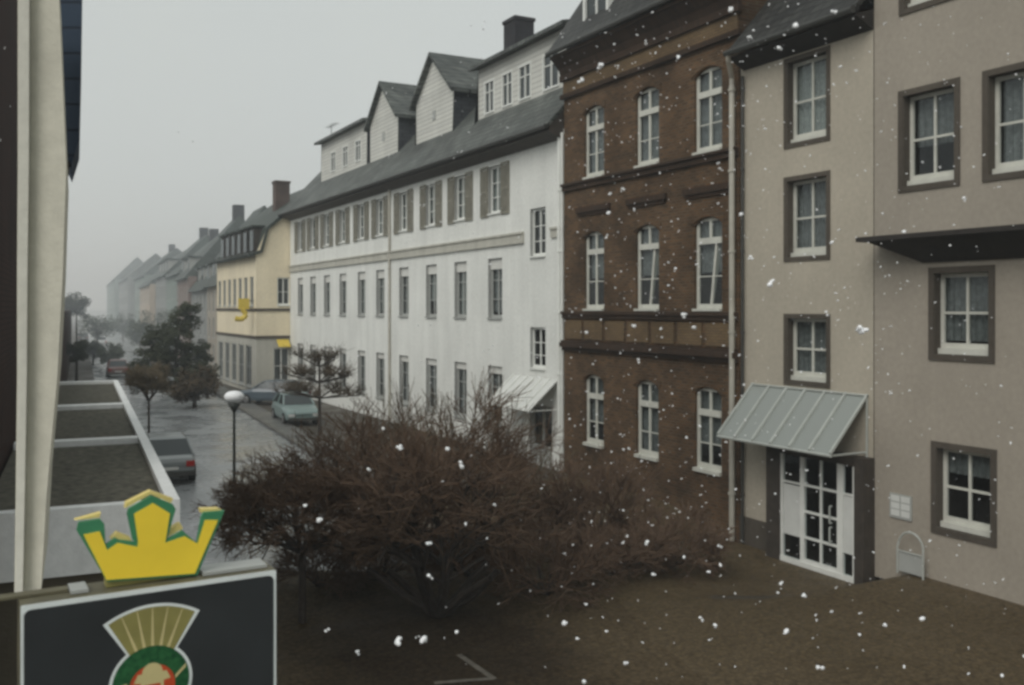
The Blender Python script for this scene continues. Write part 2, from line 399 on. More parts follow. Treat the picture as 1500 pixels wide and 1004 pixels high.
# ------------------------------------------------------------------ white long building
WB = thing('office_building', 'long white plastered building with shuttered top floor and gabled dormers', 'building', (DX, 45, 0))
cols = [60.42, 57.62, 54.77, 51.81, 48.68, 45.83, 42.63, 39.34, 36.27, 33.1]
holes = []
for c in cols:
    holes += [(c-.55, c+.55, 9.25, 11.15), (c-.6, c+.6, 5.17, 7.55), (c-.6, c+.6, 1.0, 3.35)]
hs = [(29.2, 30.3, 7.42, 9.2), (29.2, 30.3, 3.4, 4.92)]
door_h = (28.75, 30.35, .02, 2.15)
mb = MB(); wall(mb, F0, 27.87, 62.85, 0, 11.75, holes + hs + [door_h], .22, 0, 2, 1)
mb.cur = 0
mb.face([(DX,62.85,0),(DX+11,62.85,0),(DX+11,62.85,11.75),(DX,62.85,11.75)]); mb.face([(DX,27.87,0),(DX,27.87,11.75),(DX+11,27.87,11.75),(DX+11,27.87,0)])
mb.face([(DX+11,27.87,0),(DX+11,27.87,11.75),(DX+11,62.85,11.75),(DX+11,62.85,0)])
mb.build('wall', [M['white_plaster'], M['room'], M['shaded_reveal']], WB)
for i, c in enumerate(cols):
    window(F0, c-.55, c+.55, 9.25, 11.15, WB, -.14, .08, mull=(.5,), hb=(.36, .68), curtain=(.97, .8, .97)[i % 3], cmat='curtain')
    window(F0, c-.6, c+.6, 5.17, 7.55, WB, -.18, .09, mull=(.5,), hb=(.33, .66), blind=.42, curtain=(.97, .9, .97, .7)[i % 4], cmat='curtain' if i % 3 else 'net', frame='grey_paint')
    window(F0, c-.6, c+.6, 1.0, 3.35, WB, -.18, .09, mull=(.5,), hb=(.33, .66), blind=.3, frame='grey_paint', curtain=(.97, .6)[i % 2], cmat='net')
    for s_ in (-1, 1):
        a = c + s_ * .885; mb = MB(); F = F0
        mb.fbox(F, a-.325, a-.265, 9.2, 11.2, .012, .06); mb.fbox(F, a+.265, a+.325, 9.2, 11.2, .012, .06)
        for z0, z1 in ((9.2, 9.28), (10.16, 10.24), (11.12, 11.2)): mb.fbox(F, a-.265, a+.265, z0, z1, .012, .06)
        for q in range(24):
            z = 9.3 + q * .077 + (.02 if q > 11 else 0)
            if z < 11.08: mb.hexa([F(a-.265,z,.016),F(a+.265,z,.016),F(a+.265,z-.03,.052),F(a-.265,z-.03,.052),F(a-.265,z+.062,.014),F(a+.265,z+.062,.014),F(a+.265,z+.012,.054),F(a-.265,z+.012,.054)])
        mb.build('shutter', M['shutter'], WB)
for h in hs: window(F0, *h, WB, -.14, .08, mull=(.5,), hb=(.33, .66))
mb = MB(); F = F0
mb.fbox(F, 30.75, 62.8, 8.06, 8.34, .004, .07); mb.fbox(F, 30.75, 62.8, 8.34, 8.42, .004, .12); mb.fbox(F, 30.75, 62.8, 8.0, 8.06, .004, .10)
mb.fbox(F, 27.95, 28.75, 8.06, 8.34, .004, .07); mb.fbox(F, 27.95, 28.75, 8.34, 8.42, .004, .12)
mb.build('string_course', M['pale_base'], WB)
# door
mb = MB(); mb.fbox(F, 28.76, 28.86, .02, 2.14, -.2, -.1); mb.fbox(F, 30.24, 30.34, .02, 2.14, -.2, -.1); mb.fbox(F, 28.86, 30.24, 2.02, 2.14, -.2, -.1)
mb.fbox(F, 29.5, 29.6, .02, 2.02, -.19, -.11); mb.fbox(F, 28.86, 29.5, .02, .7, -.185, -.12); mb.fbox(F, 29.6, 30.24, .02, .7, -.185, -.12)
d_ = mb.build('door', M['grey_paint'], WB)
mb = MB(); mb.face([F(28.86, .7, -.16), F(30.24, .7, -.16), F(30.24, 2.02, -.16), F(28.86, 2.02, -.16)]); mb.build('pane', M['glass'], d_)
mb = MB(); mb.tube(F(29.64, .9, -.08), F(29.64, 1.25, -.08), .015, .015, 6, True); mb.build('handle', M['dark_steel'], d_)
# awning over that door
mb = MB(); ys = fr(28.3, 31.5, 6)
mb.prism([F(28.3, 3.12, .02), F(28.3, 2.12, 1.15), F(28.3, 2.09, 1.15), F(28.3, 3.08, .02)], (0, 3.2, 0))
aw = mb.build('entrance_canopy', M['notice'], WB)
mb = MB()
for y in ys: mb.tube(F(y, 3.15, .03), F(y, 2.13, 1.17), .025, .025, 5, True)
mb.tube(F(28.3, 2.1, 1.17), F(31.5, 2.1, 1.17), .03, .03, 5, True); mb.tube(F(28.35, 2.1, 1.1), F(28.35, 2.1, .0), .02, .02, 5, True); mb.tube(F(31.45, 2.1, 1.1), F(31.45, 2.1, .0), .02, .02, 5, True)
mb.build('canopy_frame', M['white_paint'], aw)
# roof, eaves
RP = [(16.35, 11.72), (21.9, 17.6), (27.8, 11.4)]
def roof_prism(pts, y0, y1, th=.16):
    mb = MB(); up = [(x, z + th) for x, z in pts]
    prof = [(x, y0, z) for x, z in pts] + [(x, y0, z) for x, z in reversed(up)]
    mb.prism(prof, (0, y1 - y0, 0)); return mb
rf = roof_prism(RP, 27.95, 63.2).build('roof', M['slate'], WB)
mb = MB(); mb.prism([(16.995, 62.87, 11.4), (16.42, 62.87, 11.6), (16.42, 62.87, 11.785), (16.995, 62.87, 12.39)], (0, -34.9, 0)); mb.build('eaves_soffit', M['dark_wood'], WB)
mb = MB(); mb.tube((16.28, 27.95, 11.78), (16.28, 63.1, 11.78), .085, .085, 8, True); mb.build('gutter', M['gutter'], WB)
mb = MB(); mb.box(20.0, 20.95, 37.0, 38.1, 15.5, 18.35); mb.box(19.95, 21.0, 36.95, 38.15, 18.35, 18.5); mb.build('chimney', M['chimney'], rf)
pipe(WB, 16.92, 44.35, .02, 11.5, .06, 'pipe'); pipe(WB, 16.90, 28.1, .02, 11.6, .07, 'white_paint'); pipe(WB, 16.92, 27.94, 0.02, 11.6, .05, 'white_paint')
def rx(z): return 16.35 + (z - 11.88) / (17.6 - 11.72) * (21.9 - 16.35)     # roof surface x at height z
FD = Frame((18.0, 0, 0), (0, 1, 0), (-1, 0, 0))
def flat_dormer(y0, y1, z0, z1, wins, wz):
    mb = MB(); wall(mb, FD, y0, y1, z0, z1, [(a, b, wz[0], wz[1]) for a, b in wins], .1, 0, None, 2)
    mb.cur = 1
    for y in (y0, y1): mb.face([(18, y, z0), (18, y, z1), (rx(z1), y, z1 - .02), (rx(z0), y, z0)])
    d = mb.build('dormer', [M['board'], M['pink_board'], M['room']], WB)
    for a, b in wins: 
        w = MB(); fw = .07
        F = FD
        w.fbox(F, a, a+fw, wz[0], wz[1], -.08, .03); w.fbox(F, b-fw, b, wz[0], wz[1], -.08, .03); w.fbox(F, a+fw, b-fw, wz[0], wz[0]+fw, -.08, .05); w.fbox(F, a+fw, b-fw, wz[1]-fw, wz[1], -.08, .03)
        w.fbox(F, (a+b)/2-.03, (a+b)/2+.03, wz[0]+fw, wz[1]-fw, -.06, .01); w.fbox(F, a+fw, b-fw, wz[0]+.9, wz[0]+.94, -.05, .0)
        w.cur = 1; w.face([F(a+fw, wz[0]+fw, -.04), F(b-fw, wz[0]+fw, -.04), F(b-fw, wz[1]-fw, -.04), F(a+fw, wz[1]-fw, -.04)])
        w.build('window', [M['white_paint'], M['glass_far']], d)
    r = MB(); r.prism([(17.6, y0-.25, z1-.05), (17.6, y0-.25, z1+.1), (rx(z1+.7), y0-.25, z1+.75), (rx(z1+.7), y0-.25, z1+.58)], (0, y1-y0+.5, 0)); r.build('dormer_roof', M['slate'], d)
    return d
d1 = flat_dormer(29.3, 36.6, 13.42, 15.75, [(29.9, 31.1), (32.0, 33.0), (33.5, 34.4), (35.1, 36.0)], (13.72, 15.1))
mb = MB(); mb.tube((18.6, 59.0, 16.3), (18.6, 59.0, 17.3), .025, .02, 5, True); mb.tube((18.6, 57.9, 17.2), (18.6, 59.8, 17.2), .02, .02, 5, True)
for q_ in range(5): mb.tube((18.35, 58.0 + q_ * .4, 17.2), (18.85, 58.0 + q_ * .4, 17.2), .012, .012, 4, True)
mb.build('aerial', M['dark_steel'], rf)
d2 = flat_dormer(50.6, 59.2, 13.6, 16.0, [(51.6, 52.6), (53.9, 54.9), (56.2, 57.2)], (13.95, 15.2))
def gable_dormer(y0, y1, z0, ze, za, win=None):
    ym = (y0 + y1) / 2; mb = MB(); mb.face([(18, y0, z0), (18, y0, ze), (18, ym, za), (18, y1, ze), (18, y1, z0)])
    mb.cur = 1
    for y in (y0, y1): mb.face([(18, y, z0), (18, y, ze), (rx(ze), y, ze), (rx(z0), y, z0)])
    d = mb.build('dormer', [M['board'], M['pink_board']], WB)
    o = .28; sl = (za - ze) / (ym - y0); r = MB()
    for sg in (-1, 1):
        ye = ym + sg * (ym - y0 + o); zz = ze - o * sl
        r.hexa([(17.72, ye, zz), (rx(ze), ye, zz), (21.6, ym, za), (17.72, ym, za), (17.72, ye, zz + .17), (rx(ze), ye, zz + .17), (21.6, ym, za + .17), (17.72, ym, za + .17)])
    r.build('dormer_roof', M['slate'], d)
    w = MB(); w.fbox(FD, ym-.18, ym+.18, z0+.9, z0+1.35, .004, .03); w.build('vent', M['grey_paint'], d)
gable_dormer(39.1, 43.5, 13.55, 15.55, 17.45)
gable_dormer(45.9, 50.1, 13.6, 15.6, 17.5)

# ------------------------------------------------------------------ brick building
BB = thing('brick_house', 'dark brown brick house with tall white windows and heavy cornice', 'house', (DX, 23.5, 0))
FB = Frame((DX - .05, 0, 0), (0, 1, 0), (-1, 0, 0))
bc = [26.0, 23.12, 20.36]; bh = []
for c in bc: bh += [(c-.58, c+.58, 9.82, 12.15), (c-.58, c+.58, 5.52, 8.08), (c-.56, c+.56, 1.12, 3.45)]
mb = MB(); wall(mb, FB, 19.12, 27.86, -.55, 14.2, bh, .16, 0, None, 1)
mb.cur = 0; mb.face([(16.95,27.86,9),(16.95,27.86,14.2),(28,27.86,14.2),(28,27.86,9)]); mb.face([(16.95,19.12,-.5),(28,19.12,-.5),(28,19.12,14.2),(16.95,19.12,14.2)])
for (a0, a1, z0, z1) in bh:     # segmental heads
    c = (a0 + a1) / 2; h = .2
    for sg in (-1, 1):
        e = c + sg * (a1 - a0) / 2; q = c + sg * (a1 - a0) / 4
        mb.prism([FB(e, z1, .0), FB(e, z1 - h, .0), FB(e + (q-e)*.5, z1 - h*.5, 0), FB(q, z1 - h * .22, .0), FB(c, z1 - .001, .0)], (.16, 0, 0))
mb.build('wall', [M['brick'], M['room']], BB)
for (a0, a1, z0, z1) in bh:     # moulded arches over the openings
    c = (a0 + a1) / 2; mb = MB()
    for i in range(8):
        x0 = a0 - .1 + (a1 - a0 + .2) * i / 8; x1 = a0 - .1 + (a1 - a0 + .2) * (i + 1) / 8
        f = lambda x: z1 - .16 * ((x - c) / .6) ** 2 + .02
        mb.hexa([FB(x0, f(x0), .004), FB(x1, f(x1), .004), FB(x1, f(x1), .03), FB(x0, f(x0), .03), FB(x0, f(x0)+.2, .004), FB(x1, f(x1)+.2, .004), FB(x1, f(x1)+.2, .03), FB(x0, f(x0)+.2, .03)])
    mb.build('window_arch', M['brick'], BB)
for i, c in enumerate(bc):
    window(FB, c-.58, c+.58, 9.82, 12.15, BB, -.12, .10, .30, .17, hb=(.5,), curtain=.97, sill=.07, mt=.08, frame='old_paint', cmat='net')
    op = i > 0
    window(FB, c-.58, c+.58, 5.52, 8.08, BB, -.12, .10, .25, .17, hb=(.5,), sill=.07, mt=.08, frame='old_paint', curtain=.6, cmat='net', tilt=op, label='white window with its casement tilted open' if op else None)
    window(FB, c-.56, c+.56, 1.12, 3.45, BB, -.12, .11, .30, .17, hb=(.48,), curtain=.97 if i == 1 else .7, sill=.10, mt=.08, frame='old_paint', cmat='net')
F = FB; mb = MB()
for z0, z1, d in ((9.56, 9.72, .10), (9.72, 9.8, .17), (5.28, 5.4, .10), (5.4, 5.5, .16), (4.18, 4.30, .10), (4.30, 4.45, .20), (4.45, 4.52, .14)): mb.fbox(F, 19.13, 27.85, z0, z1, .004, d)
for c in bc:
    mb.fbox(F, c-.98, c+.98, 8.74, 8.92, .004, .11); mb.fbox(F, c-.9, c+.9, 8.64, 8.74, .004, .06)
mb.build('string_courses', M['brick_trim'], BB)
for i in range(7):
    y = 19.3 + i * 1.22; mb = MB(); mb.fbox(F, y+.06, y+1.1, 4.58, 5.2, .004, .05); mb.build('frieze_panel', M['brick_frieze'], BB)
mb = MB()
mb.fbox(F, 19.13, 27.85, 12.85, 13.3, .004, .05)
mb.build('frieze_band', M['brick_frieze'], BB)
mb = MB()
for z0, z1, d in ((12.7, 12.85, .12), (13.3, 13.5, .14), (14.0, 14.13, .5)): mb.fbox(F, 19.0, 27.95, z0, z1, .004, d)
mb.prism([FB(19.02, 13.51, .004), FB(19.02, 13.51, .12), FB(19.02, 13.7, .2), FB(19.02, 13.99, .46), FB(19.02, 13.99, .004)], (0, 8.9, 0)); mb.build('cornice', M['brick_trim'], BB)
mb = MB(); mb.tube((16.36, 19.0, 14.2), (16.36, 28.0, 14.2), .09, .09, 8, True); mb.build('gutter', M['gutter'], BB)
rb = roof_prism([(16.42, 14.16), (18.4, 17.0), (22.5, 20.2), (28, 14.5)], 18.95, 28.05).build('roof', M['slate_dark'], BB)
def brick_dormer(y):
    mb = MB(); a0, a1 = y - .62, y + .62; z0, z1 = 14.75, 16.55; x0 = 16.95; FX = Frame((x0, 0, 0), (0, 1, 0), (-1, 0, 0))
    mb.fbox(FX, a0-.12, a0, z0-.1, z1+.1, -.4, .02); mb.fbox(FX, a1, a1+.12, z0-.1, z1+.1, -.4, .02); mb.fbox(FX, a0, a1, z1, z1+.1, -.4, .02); mb.fbox(FX, a0, a1, z0-.1, z0, -.4, .06)
    mb.cur = 1; mb.fbox(FX, a0-.10, a0-.02, z0-.08, z1+.08, -2.2, -.4); mb.fbox(FX, a1+.02, a1+.10, z0-.08, z1+.08, -2.2, -.4)
    d = mb.build('dormer', [M['white_paint'], M['pink_board']], BB)
    w = MB(); w.fbox(FX, y-.04, y+.04, z0, z1, -.1, -.02); w.fbox(FX, a0, a1, z0+1.1, z0+1.18, -.1, -.021); w.cur = 1; w.face([FX(a0, z0, -.06), FX(a1, z0, -.06), FX(a1, z1, -.06), FX(a0, z1, -.06)])
    w.build('window', [M['white_paint'], M['glass_far']], d)
    r = MB(); r.prism([FX(a0-.25, z1+.1, .2), FX(a0-.25, z1+.2, .2), FX(y, z1+.62, .2), FX(a1+.25, z1+.2, .2), FX(a1+.25, z1+.1, .2), FX(y, z1+.5, .2)], (2.6, 0, 0)); r.build('dormer_roof', M['slate_green'], d)
for y in (25.9, 22.9, 20.4): brick_dormer(y)
p_ = pipe(BB, 16.80, 19.22, -.45, 11.4, .075); mb = MB(); mb.path([(16.80, 19.22, 11.4), (16.78, 19.2, 11.6), (16.45, 18.95, 11.95), (16.40, 18.9, 12.1)], .065, 10); mb.build('pipe_bend', M['pipe'], p_)
pipe(BB, 16.92, 18.95, -.45, 11.6, .04, 'gutter')

# ------------------------------------------------------------------ tan house with the doorway
TH = thing('town_house', 'plain tan plastered house with one window column above glazed doorway', 'house', (DX, 17, 0))
tw = [(16.17, 17.43, 9.62, 11.6), (16.17, 17.43, 6.85, 8.7), (16.17, 17.43, 3.85, 5.36)]
dh = (14.98, 17.62, -.49, 2.25)
mb = MB(); wall(mb, F0, 14.82, 19.1, -.55, 12.2, tw + [dh], .27, 0, 1, 2)
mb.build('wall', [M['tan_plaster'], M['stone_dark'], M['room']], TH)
def surround(parent, F, h, w=.13, d=.03):
    a0, a1, z0, z1 = h; mb = MB()
    mb.fbox(F, a0-w, a0, z0-w, z1+w, .004, d); mb.fbox(F, a1, a1+w, z0-w, z1+w, .004, d); mb.fbox(F, a0, a1, z1, z1+w, .004, d); mb.fbox(F, a0, a1, z0-w, z0, .004, d)
    mb.build('window_surround', M['stone_dark'], parent, fix=False)
for h in tw: surround(TH, F0, h, .11)
for i, h in enumerate(tw): window(F0, *h, TH, -.22, .085, mull=(.5,), hb=(.5,), hbt=.05, curtain=.97, sill=.11, sill_out=-.10, mt=.05, frame='old_paint', cmat='curtain' if i == 0 else 'net')
mb = MB(); mb.fbox(F0, 17.75, 19.1, -.5, .22, .004, .05); mb.build('plinth', M['stone_dark'], TH)
# porch frame and door (stands just proud of the wall)
FP = Frame((16.7, 0, 0), (0, 1, 0), (-1, 0, 0)); zg = -.49
mb = MB(); mb.fbox(FP, 14.78, 15.055, zg-.1, 2.3, -.296, .05); mb.fbox(FP, 17.335, 17.8, zg-.1, 2.3, -.296, .05); mb.fbox(FP, 15.055, 17.335, 2.1, 2.3, -.296, .05)
mb.build('door_jamb', M['dark_wood'], TH)
mb = MB(); F = FP
for a, b in ((15.06, 15.11), (15.40, 15.56), (16.57, 16.69), (17.27, 17.33)): mb.fbox(F, a, b, zg + .12, 2.1, -.06, .03)
mb.fbox(F, 15.06, 17.33, zg, zg + .12, -.07, .05)
for z in (.19, .80, 1.42): mb.fbox(F, 15.56, 16.57, z, z + .05, -.045, .018)
mb.fbox(F, 15.56, 16.57, zg + .12, zg + .2, -.045, .02)
mb.fbox(F, 15.11, 15.40, 1.42, 1.46, -.04, .02); mb.fbox(F, 16.69, 17.27, 1.42, 1.46, -.04, .02)
mb.fbox(F, 16.04, 16.09, zg+.2, 2.1, -.045, .012)
dr = mb.build('door', M['white_paint'], TH)
mb = MB(); mb.face([F(15.08, zg+.1, -.02), F(17.3, zg+.1, -.02), F(17.3, 2.1, -.02), F(15.08, 2.1, -.02)]); mb.build('pane', M['glass'], dr)
mb = MB(); mb.fbox(F, 15.12, 15.39, .12, 1.40, -.01, .012); mb.build('notice_sheet', M['notice'], dr)
mb = MB(); mb.fbox(F, 16.71, 17.25, .18, 1.38, -.01, .012); mb.build('notice_sheet', M['notice'], dr)
for a in (15.72,):
    mb = MB(); mb.path([F(a, .3, .02), F(a, .3, .09), F(a, .62, .09), F(a, .62, .02)], .022); mb.build('handle', M['steel'], dr)
    mb = MB(); mb.path([F(a, .72, .02), F(a, .72, .09), F(a, 1.1, .09), F(a, 1.1, .02)], .022); mb.build('handle', M['steel'], dr)
# glass canopy
mb = MB(); q = [F0(14.98, 3.64, .02), F0(18.64, 3.64, .02), F0(18.64, 2.42, 1.14), F0(14.98, 2.42, 1.14)]
mb.prism(q, (-.012, 0, -.012)); gc = mb.build('glass_canopy', M['glass_roof'], TH)
mb = MB()
for i in range(7):
    y = 14.98 + 3.66 * i / 6
    mb.hexa([F0(y-.03, 3.645, .02), F0(y+.03, 3.645, .02), F0(y+.03, 2.425, 1.14), F0(y-.03, 2.425, 1.14), F0(y-.03, 3.70, .02), F0(y+.03, 3.70, .02), F0(y+.03, 2.475, 1.17), F0(y-.03, 2.475, 1.17)])
mb.tube(F0(14.95, 2.4, 1.15), F0(18.67, 2.4, 1.15), .035, .035, 6, True); mb.tube(F0(14.95, 3.66, .03), F0(18.67, 3.66, .03), .03, .03, 6, True)
for y in (15.0, 18.62): mb.tube(F0(y, 2.4, 1.13), F0(y, 2.4, .0), .028, .028, 6, True)
mb.tube(F0(14.97, 3.6, .04), F0(14.97, 1.3, .04), .025, .025, 6, True)
mb.build('canopy_frame', M['steel'], gc)
rt = roof_prism([(16.45, 12.05), (20.5, 16.5), (27, 12)], 14.83, 18.93, .18).build('roof', M['slate_dark'], TH)
mb = MB(); mb.prism([F0(14.82, 11.75, .004), F0(14.82, 12.0, .53), F0(14.82, 12.04, .53), F0(14.82, 12.2, .004)], (0, 4.16, 0)); mb.build('eaves_soffit', M['dark_timber'], TH)
mb = MB(); mb.tube((16.38, 14.83, 12.12), (16.38, 19.0, 12.12), .085, .085, 8, True); mb.build('gutter', M['gutter'], TH)

# ------------------------------------------------------------------ taller taupe house
GH = thing('apartment_house', 'tall taupe plastered house with dark stone window surrounds and bracketed ledge', 'house', (DX, 10, 0))
gw = [(12.78, 14.0, 11.98, 13.9), (12.78, 14.02, 8.2, 10.12), (10.8, 12.03, 8.2, 10.12), (12.02, 13.26, 4.66, 6.32), (11.98, 13.2, 1.1, 2.74), (9.75, 10.98, 4.66, 6.32), (9.75, 10.98, 1.1, 2.74), (8.8, 10.0, 8.2, 10.12), (10.8, 12.0, 11.98, 13.9)]
mb = MB(); wall(mb, F0, 3.0, 14.8, -.3, 16, gw, .27, 0, 1, 2); mb.cur = 0
mb.face([(DX, 14.8, 11), (DX+10, 14.8, 11), (DX+10, 14.8, 16), (DX, 14.8, 16)]); mb.face([(DX, 3, -.3), (DX, 3, 16), (DX+10, 3, 16), (DX+10, 3, -.3)])
mb.build('wall', [M['taupe_plaster'], M['stone_dark'], M['room']], GH)
for h in gw: surround(GH, F0, h, .125, .035)
for i, h in enumerate(gw): window(F0, *h, GH, -.22, .085, mull=(.5,), hb=(.5,), hbt=.05, sill=.12, sill_out=-.10, curtain=(.95, .6, .97, .9, .35)[i % 5], mt=.05, frame='old_paint', cmat='net')
mb = MB(); F = F0; ex = -10.2
mb.hexa([F(4.2, 7.02, .004), F(14.6, 7.02, .004), F(14.6, 7.02, .8), F(4.2, 7.02, .8), F(4.2, 7.12, .004), F(14.6, 7.12, .004), F(14.6, 7.12, .8), F(4.2, 7.12, .8)])
mb.hexa([F(4.6, 6.55, .004), F(13.5, 6.55, .004), F(13.5, 6.55, .06), F(4.6, 6.55, .06), F(4.3, 7.018, .004), F(14.4, 7.018, .004), F(14.4, 7.018, .7), F(4.3, 7.018, .7)])
mb.build('ledge', M['dark_timber'], GH)
roof_prism([(16.4, 15.9), (22, 20), (27, 15.9)], 2.8, 14.95).build('roof', M['slate_dark'], GH)

# wall notice board and the hooped stand by the wall
mb = MB(); mb.fbox(F0, 13.8, 14.36, 1.10, 1.62, .004, .035); nb = thing('notice_board', 'small pale notice board fixed to tan wall right of the doorway', 'notice board', (DX, 14.1, 1.3))
mb.build('board', M['grey_paint'], nb); mb = MB()
for q in range(3):
    for s_ in range(2): mb.fbox(F0, 13.84 + s_ * .26, 14.06 + s_ * .26, 1.15 + q * .155, 1.28 + q * .155, .036, .042)
mb.build('notice_sheet', M['notice'], nb)
hs_ = thing('hoop_stand', 'arched metal hoop with pale panel standing against wall', 'stand', (16.75, 13.7, 0))
mb = MB(); pts = [(16.78, 13.36, .0), (16.78, 13.36, .55)] + [(16.80, 13.68 - .32 * math.cos(math.pi * i / 10), .55 + .36 * math.sin(math.pi * i / 10)) for i in range(1, 10)] + [(16.78, 14.0, .55), (16.78, 14.0, .0)]
mb.path(pts, .022); mb.tube((16.78, 13.36, .48), (16.78, 14.0, .48), .016, .016, 5, True); mb.build('hoop', M['steel'], hs_)
mb = MB(); mb.box(16.79, 16.82, 13.39, 13.97, .05, .47); mb.build('panel', M['grey_paint'], hs_)

# ------------------------------------------------------------------ yellow house with mansard roof
YH = thing('yellow_house', 'pale yellow corner house with slate mansard roof and red chimney', 'house', (15, 63, 0))
Y0, Y1, YX = 62.92, 75.6, 14.76
FG = Frame((0, Y0, 0), (1, 0, 0), (0, -1, 0)); FY = Frame((YX, 0, 0), (0, 1, 0), (-1, 0, 0))
gh = [(16.15, 16.98, 5.75, 7.65), (15.9, 16.95, .6, 3.0)]
mb = MB(); wall(mb, FG, YX, 17.4, 3.7, 9.2, [gh[0]], .15, 0, None, 1)
mb.face([FG(YX, 9.2), FG(17.4, 9.2), FG(17.4, 12.4), FG(16.6, 12.0), FG(15.35, 10.6)])
wall(mb, FG, YX, 17.4, 0, 3.7, [gh[1]], .15, 2, None, 1)
fh = [(63.6 + i * 1.75, 64.7 + i * 1.75, 5.7, 7.7) for i in range(7)]; fg = [(64.2 + i * 2.3, 65.9 + i * 2.3, .3, 3.1) for i in range(5)]
wall(mb, FY, Y0, Y1, 3.7, 9.2, fh, .15, 0, None, 1); wall(mb, FY, Y0, Y1, 0, 3.7, fg, .15, 2, None, 1)
mb.cur = 0; mb.face([(YX, Y1, 0), (24, Y1, 0), (24, Y1, 9), (YX, Y1, 9)])
mb.build('wall', [M['yellow_plaster'], M['room'], M['pale_base']], YH)
for h in gh: window(FG, *h, YH, -.1, .08, hb=(.5,), pane='glass_far')
for h in fh + fg: window(FY, *h, YH, -.1, .09, hb=(.5,), pane='glass_far', frame='grey_paint')
mb = MB(); 
for z0, z1 in ((5.42, 5.6), (3.62, 3.8)): mb.fbox(FG, YX-.06, 17.3, z0, z1, .004, .07); mb.fbox(FY, Y0-.003, Y1, z0, z1, .004, .07)
mb.build('string_courses', M['stone_dark'], YH)
mb = MB(); prof = [(14.3, 8.95), (15.15, 9.25), (15.55, 10.75), (17.2, 12.25), (20.2, 14.4), (25, 9.5)]
up = [(x - .12, z + .16) for x, z in prof]
mb.prism([(x, Y0-.18, z) for x, z in prof] + [(x, Y0-.18, z) for x, z in reversed(up)], (0, Y1-Y0+.3, 0)); yr = mb.build('roof', M['slate_green'], YH)
for i in range(6):
    y = 64.0 + i * 1.9; mb = MB(); mb.box(14.9, 16.6, y, y + 1.15, 9.3, 11.0); mb.cur = 1; mb.box(14.84, 14.90, y + .1, y + 1.05, 9.45, 10.8); mb.cur = 2; mb.box(14.7, 16.8, y-.12, y + 1.27, 11.0, 11.12)
    mb.build('dormer', [M['dark_wood'], M['glass_far'], M['slate_green']], yr)
mb = MB(); mb.box(17.2, 18.2, 67.4, 68.3, 12.3, 14.5); mb.box(17.14, 18.26, 67.34, 68.36, 14.5, 14.65); mb.build('chimney', M['red_chimney'], yr)
mb = MB(); mb.prism([FG(16.1, 3.55, .02), FG(16.1, 3.1, .6), FG(16.1, 3.06, .6), FG(16.1, 3.5, .02)], (.8, 0, 0)); mb.build('awning', M['yellow_sign'], YH)
ys_ = thing('hanging_sign', 'yellow blade sign jutting from the corner of the yellow house', 'sign', (14.4, Y0 + .6, 5.5))
mb = MB(); mb.box(13.75, 14.45, Y0 + .5, Y0 + .62, 5.55, 6.25); mb.build('panel', M['yellow_sign'], ys_)
mb = MB(); mb.path([(14.0, Y0+.56, 5.55), (14.25, Y0+.56, 5.2), (14.1, Y0+.56, 4.95), (13.8, Y0+.56, 4.88), (13.55, Y0+.56, 4.95)], .17, 8); mb.build('horn', M['yellow_sign'], ys_)
mb = MB(); mb.tube((14.4, Y0+.56, 6.1), (14.76, Y0+.56, 6.1), .03, .03, 6, True); mb.build('bracket', M['dark_steel'], ys_)

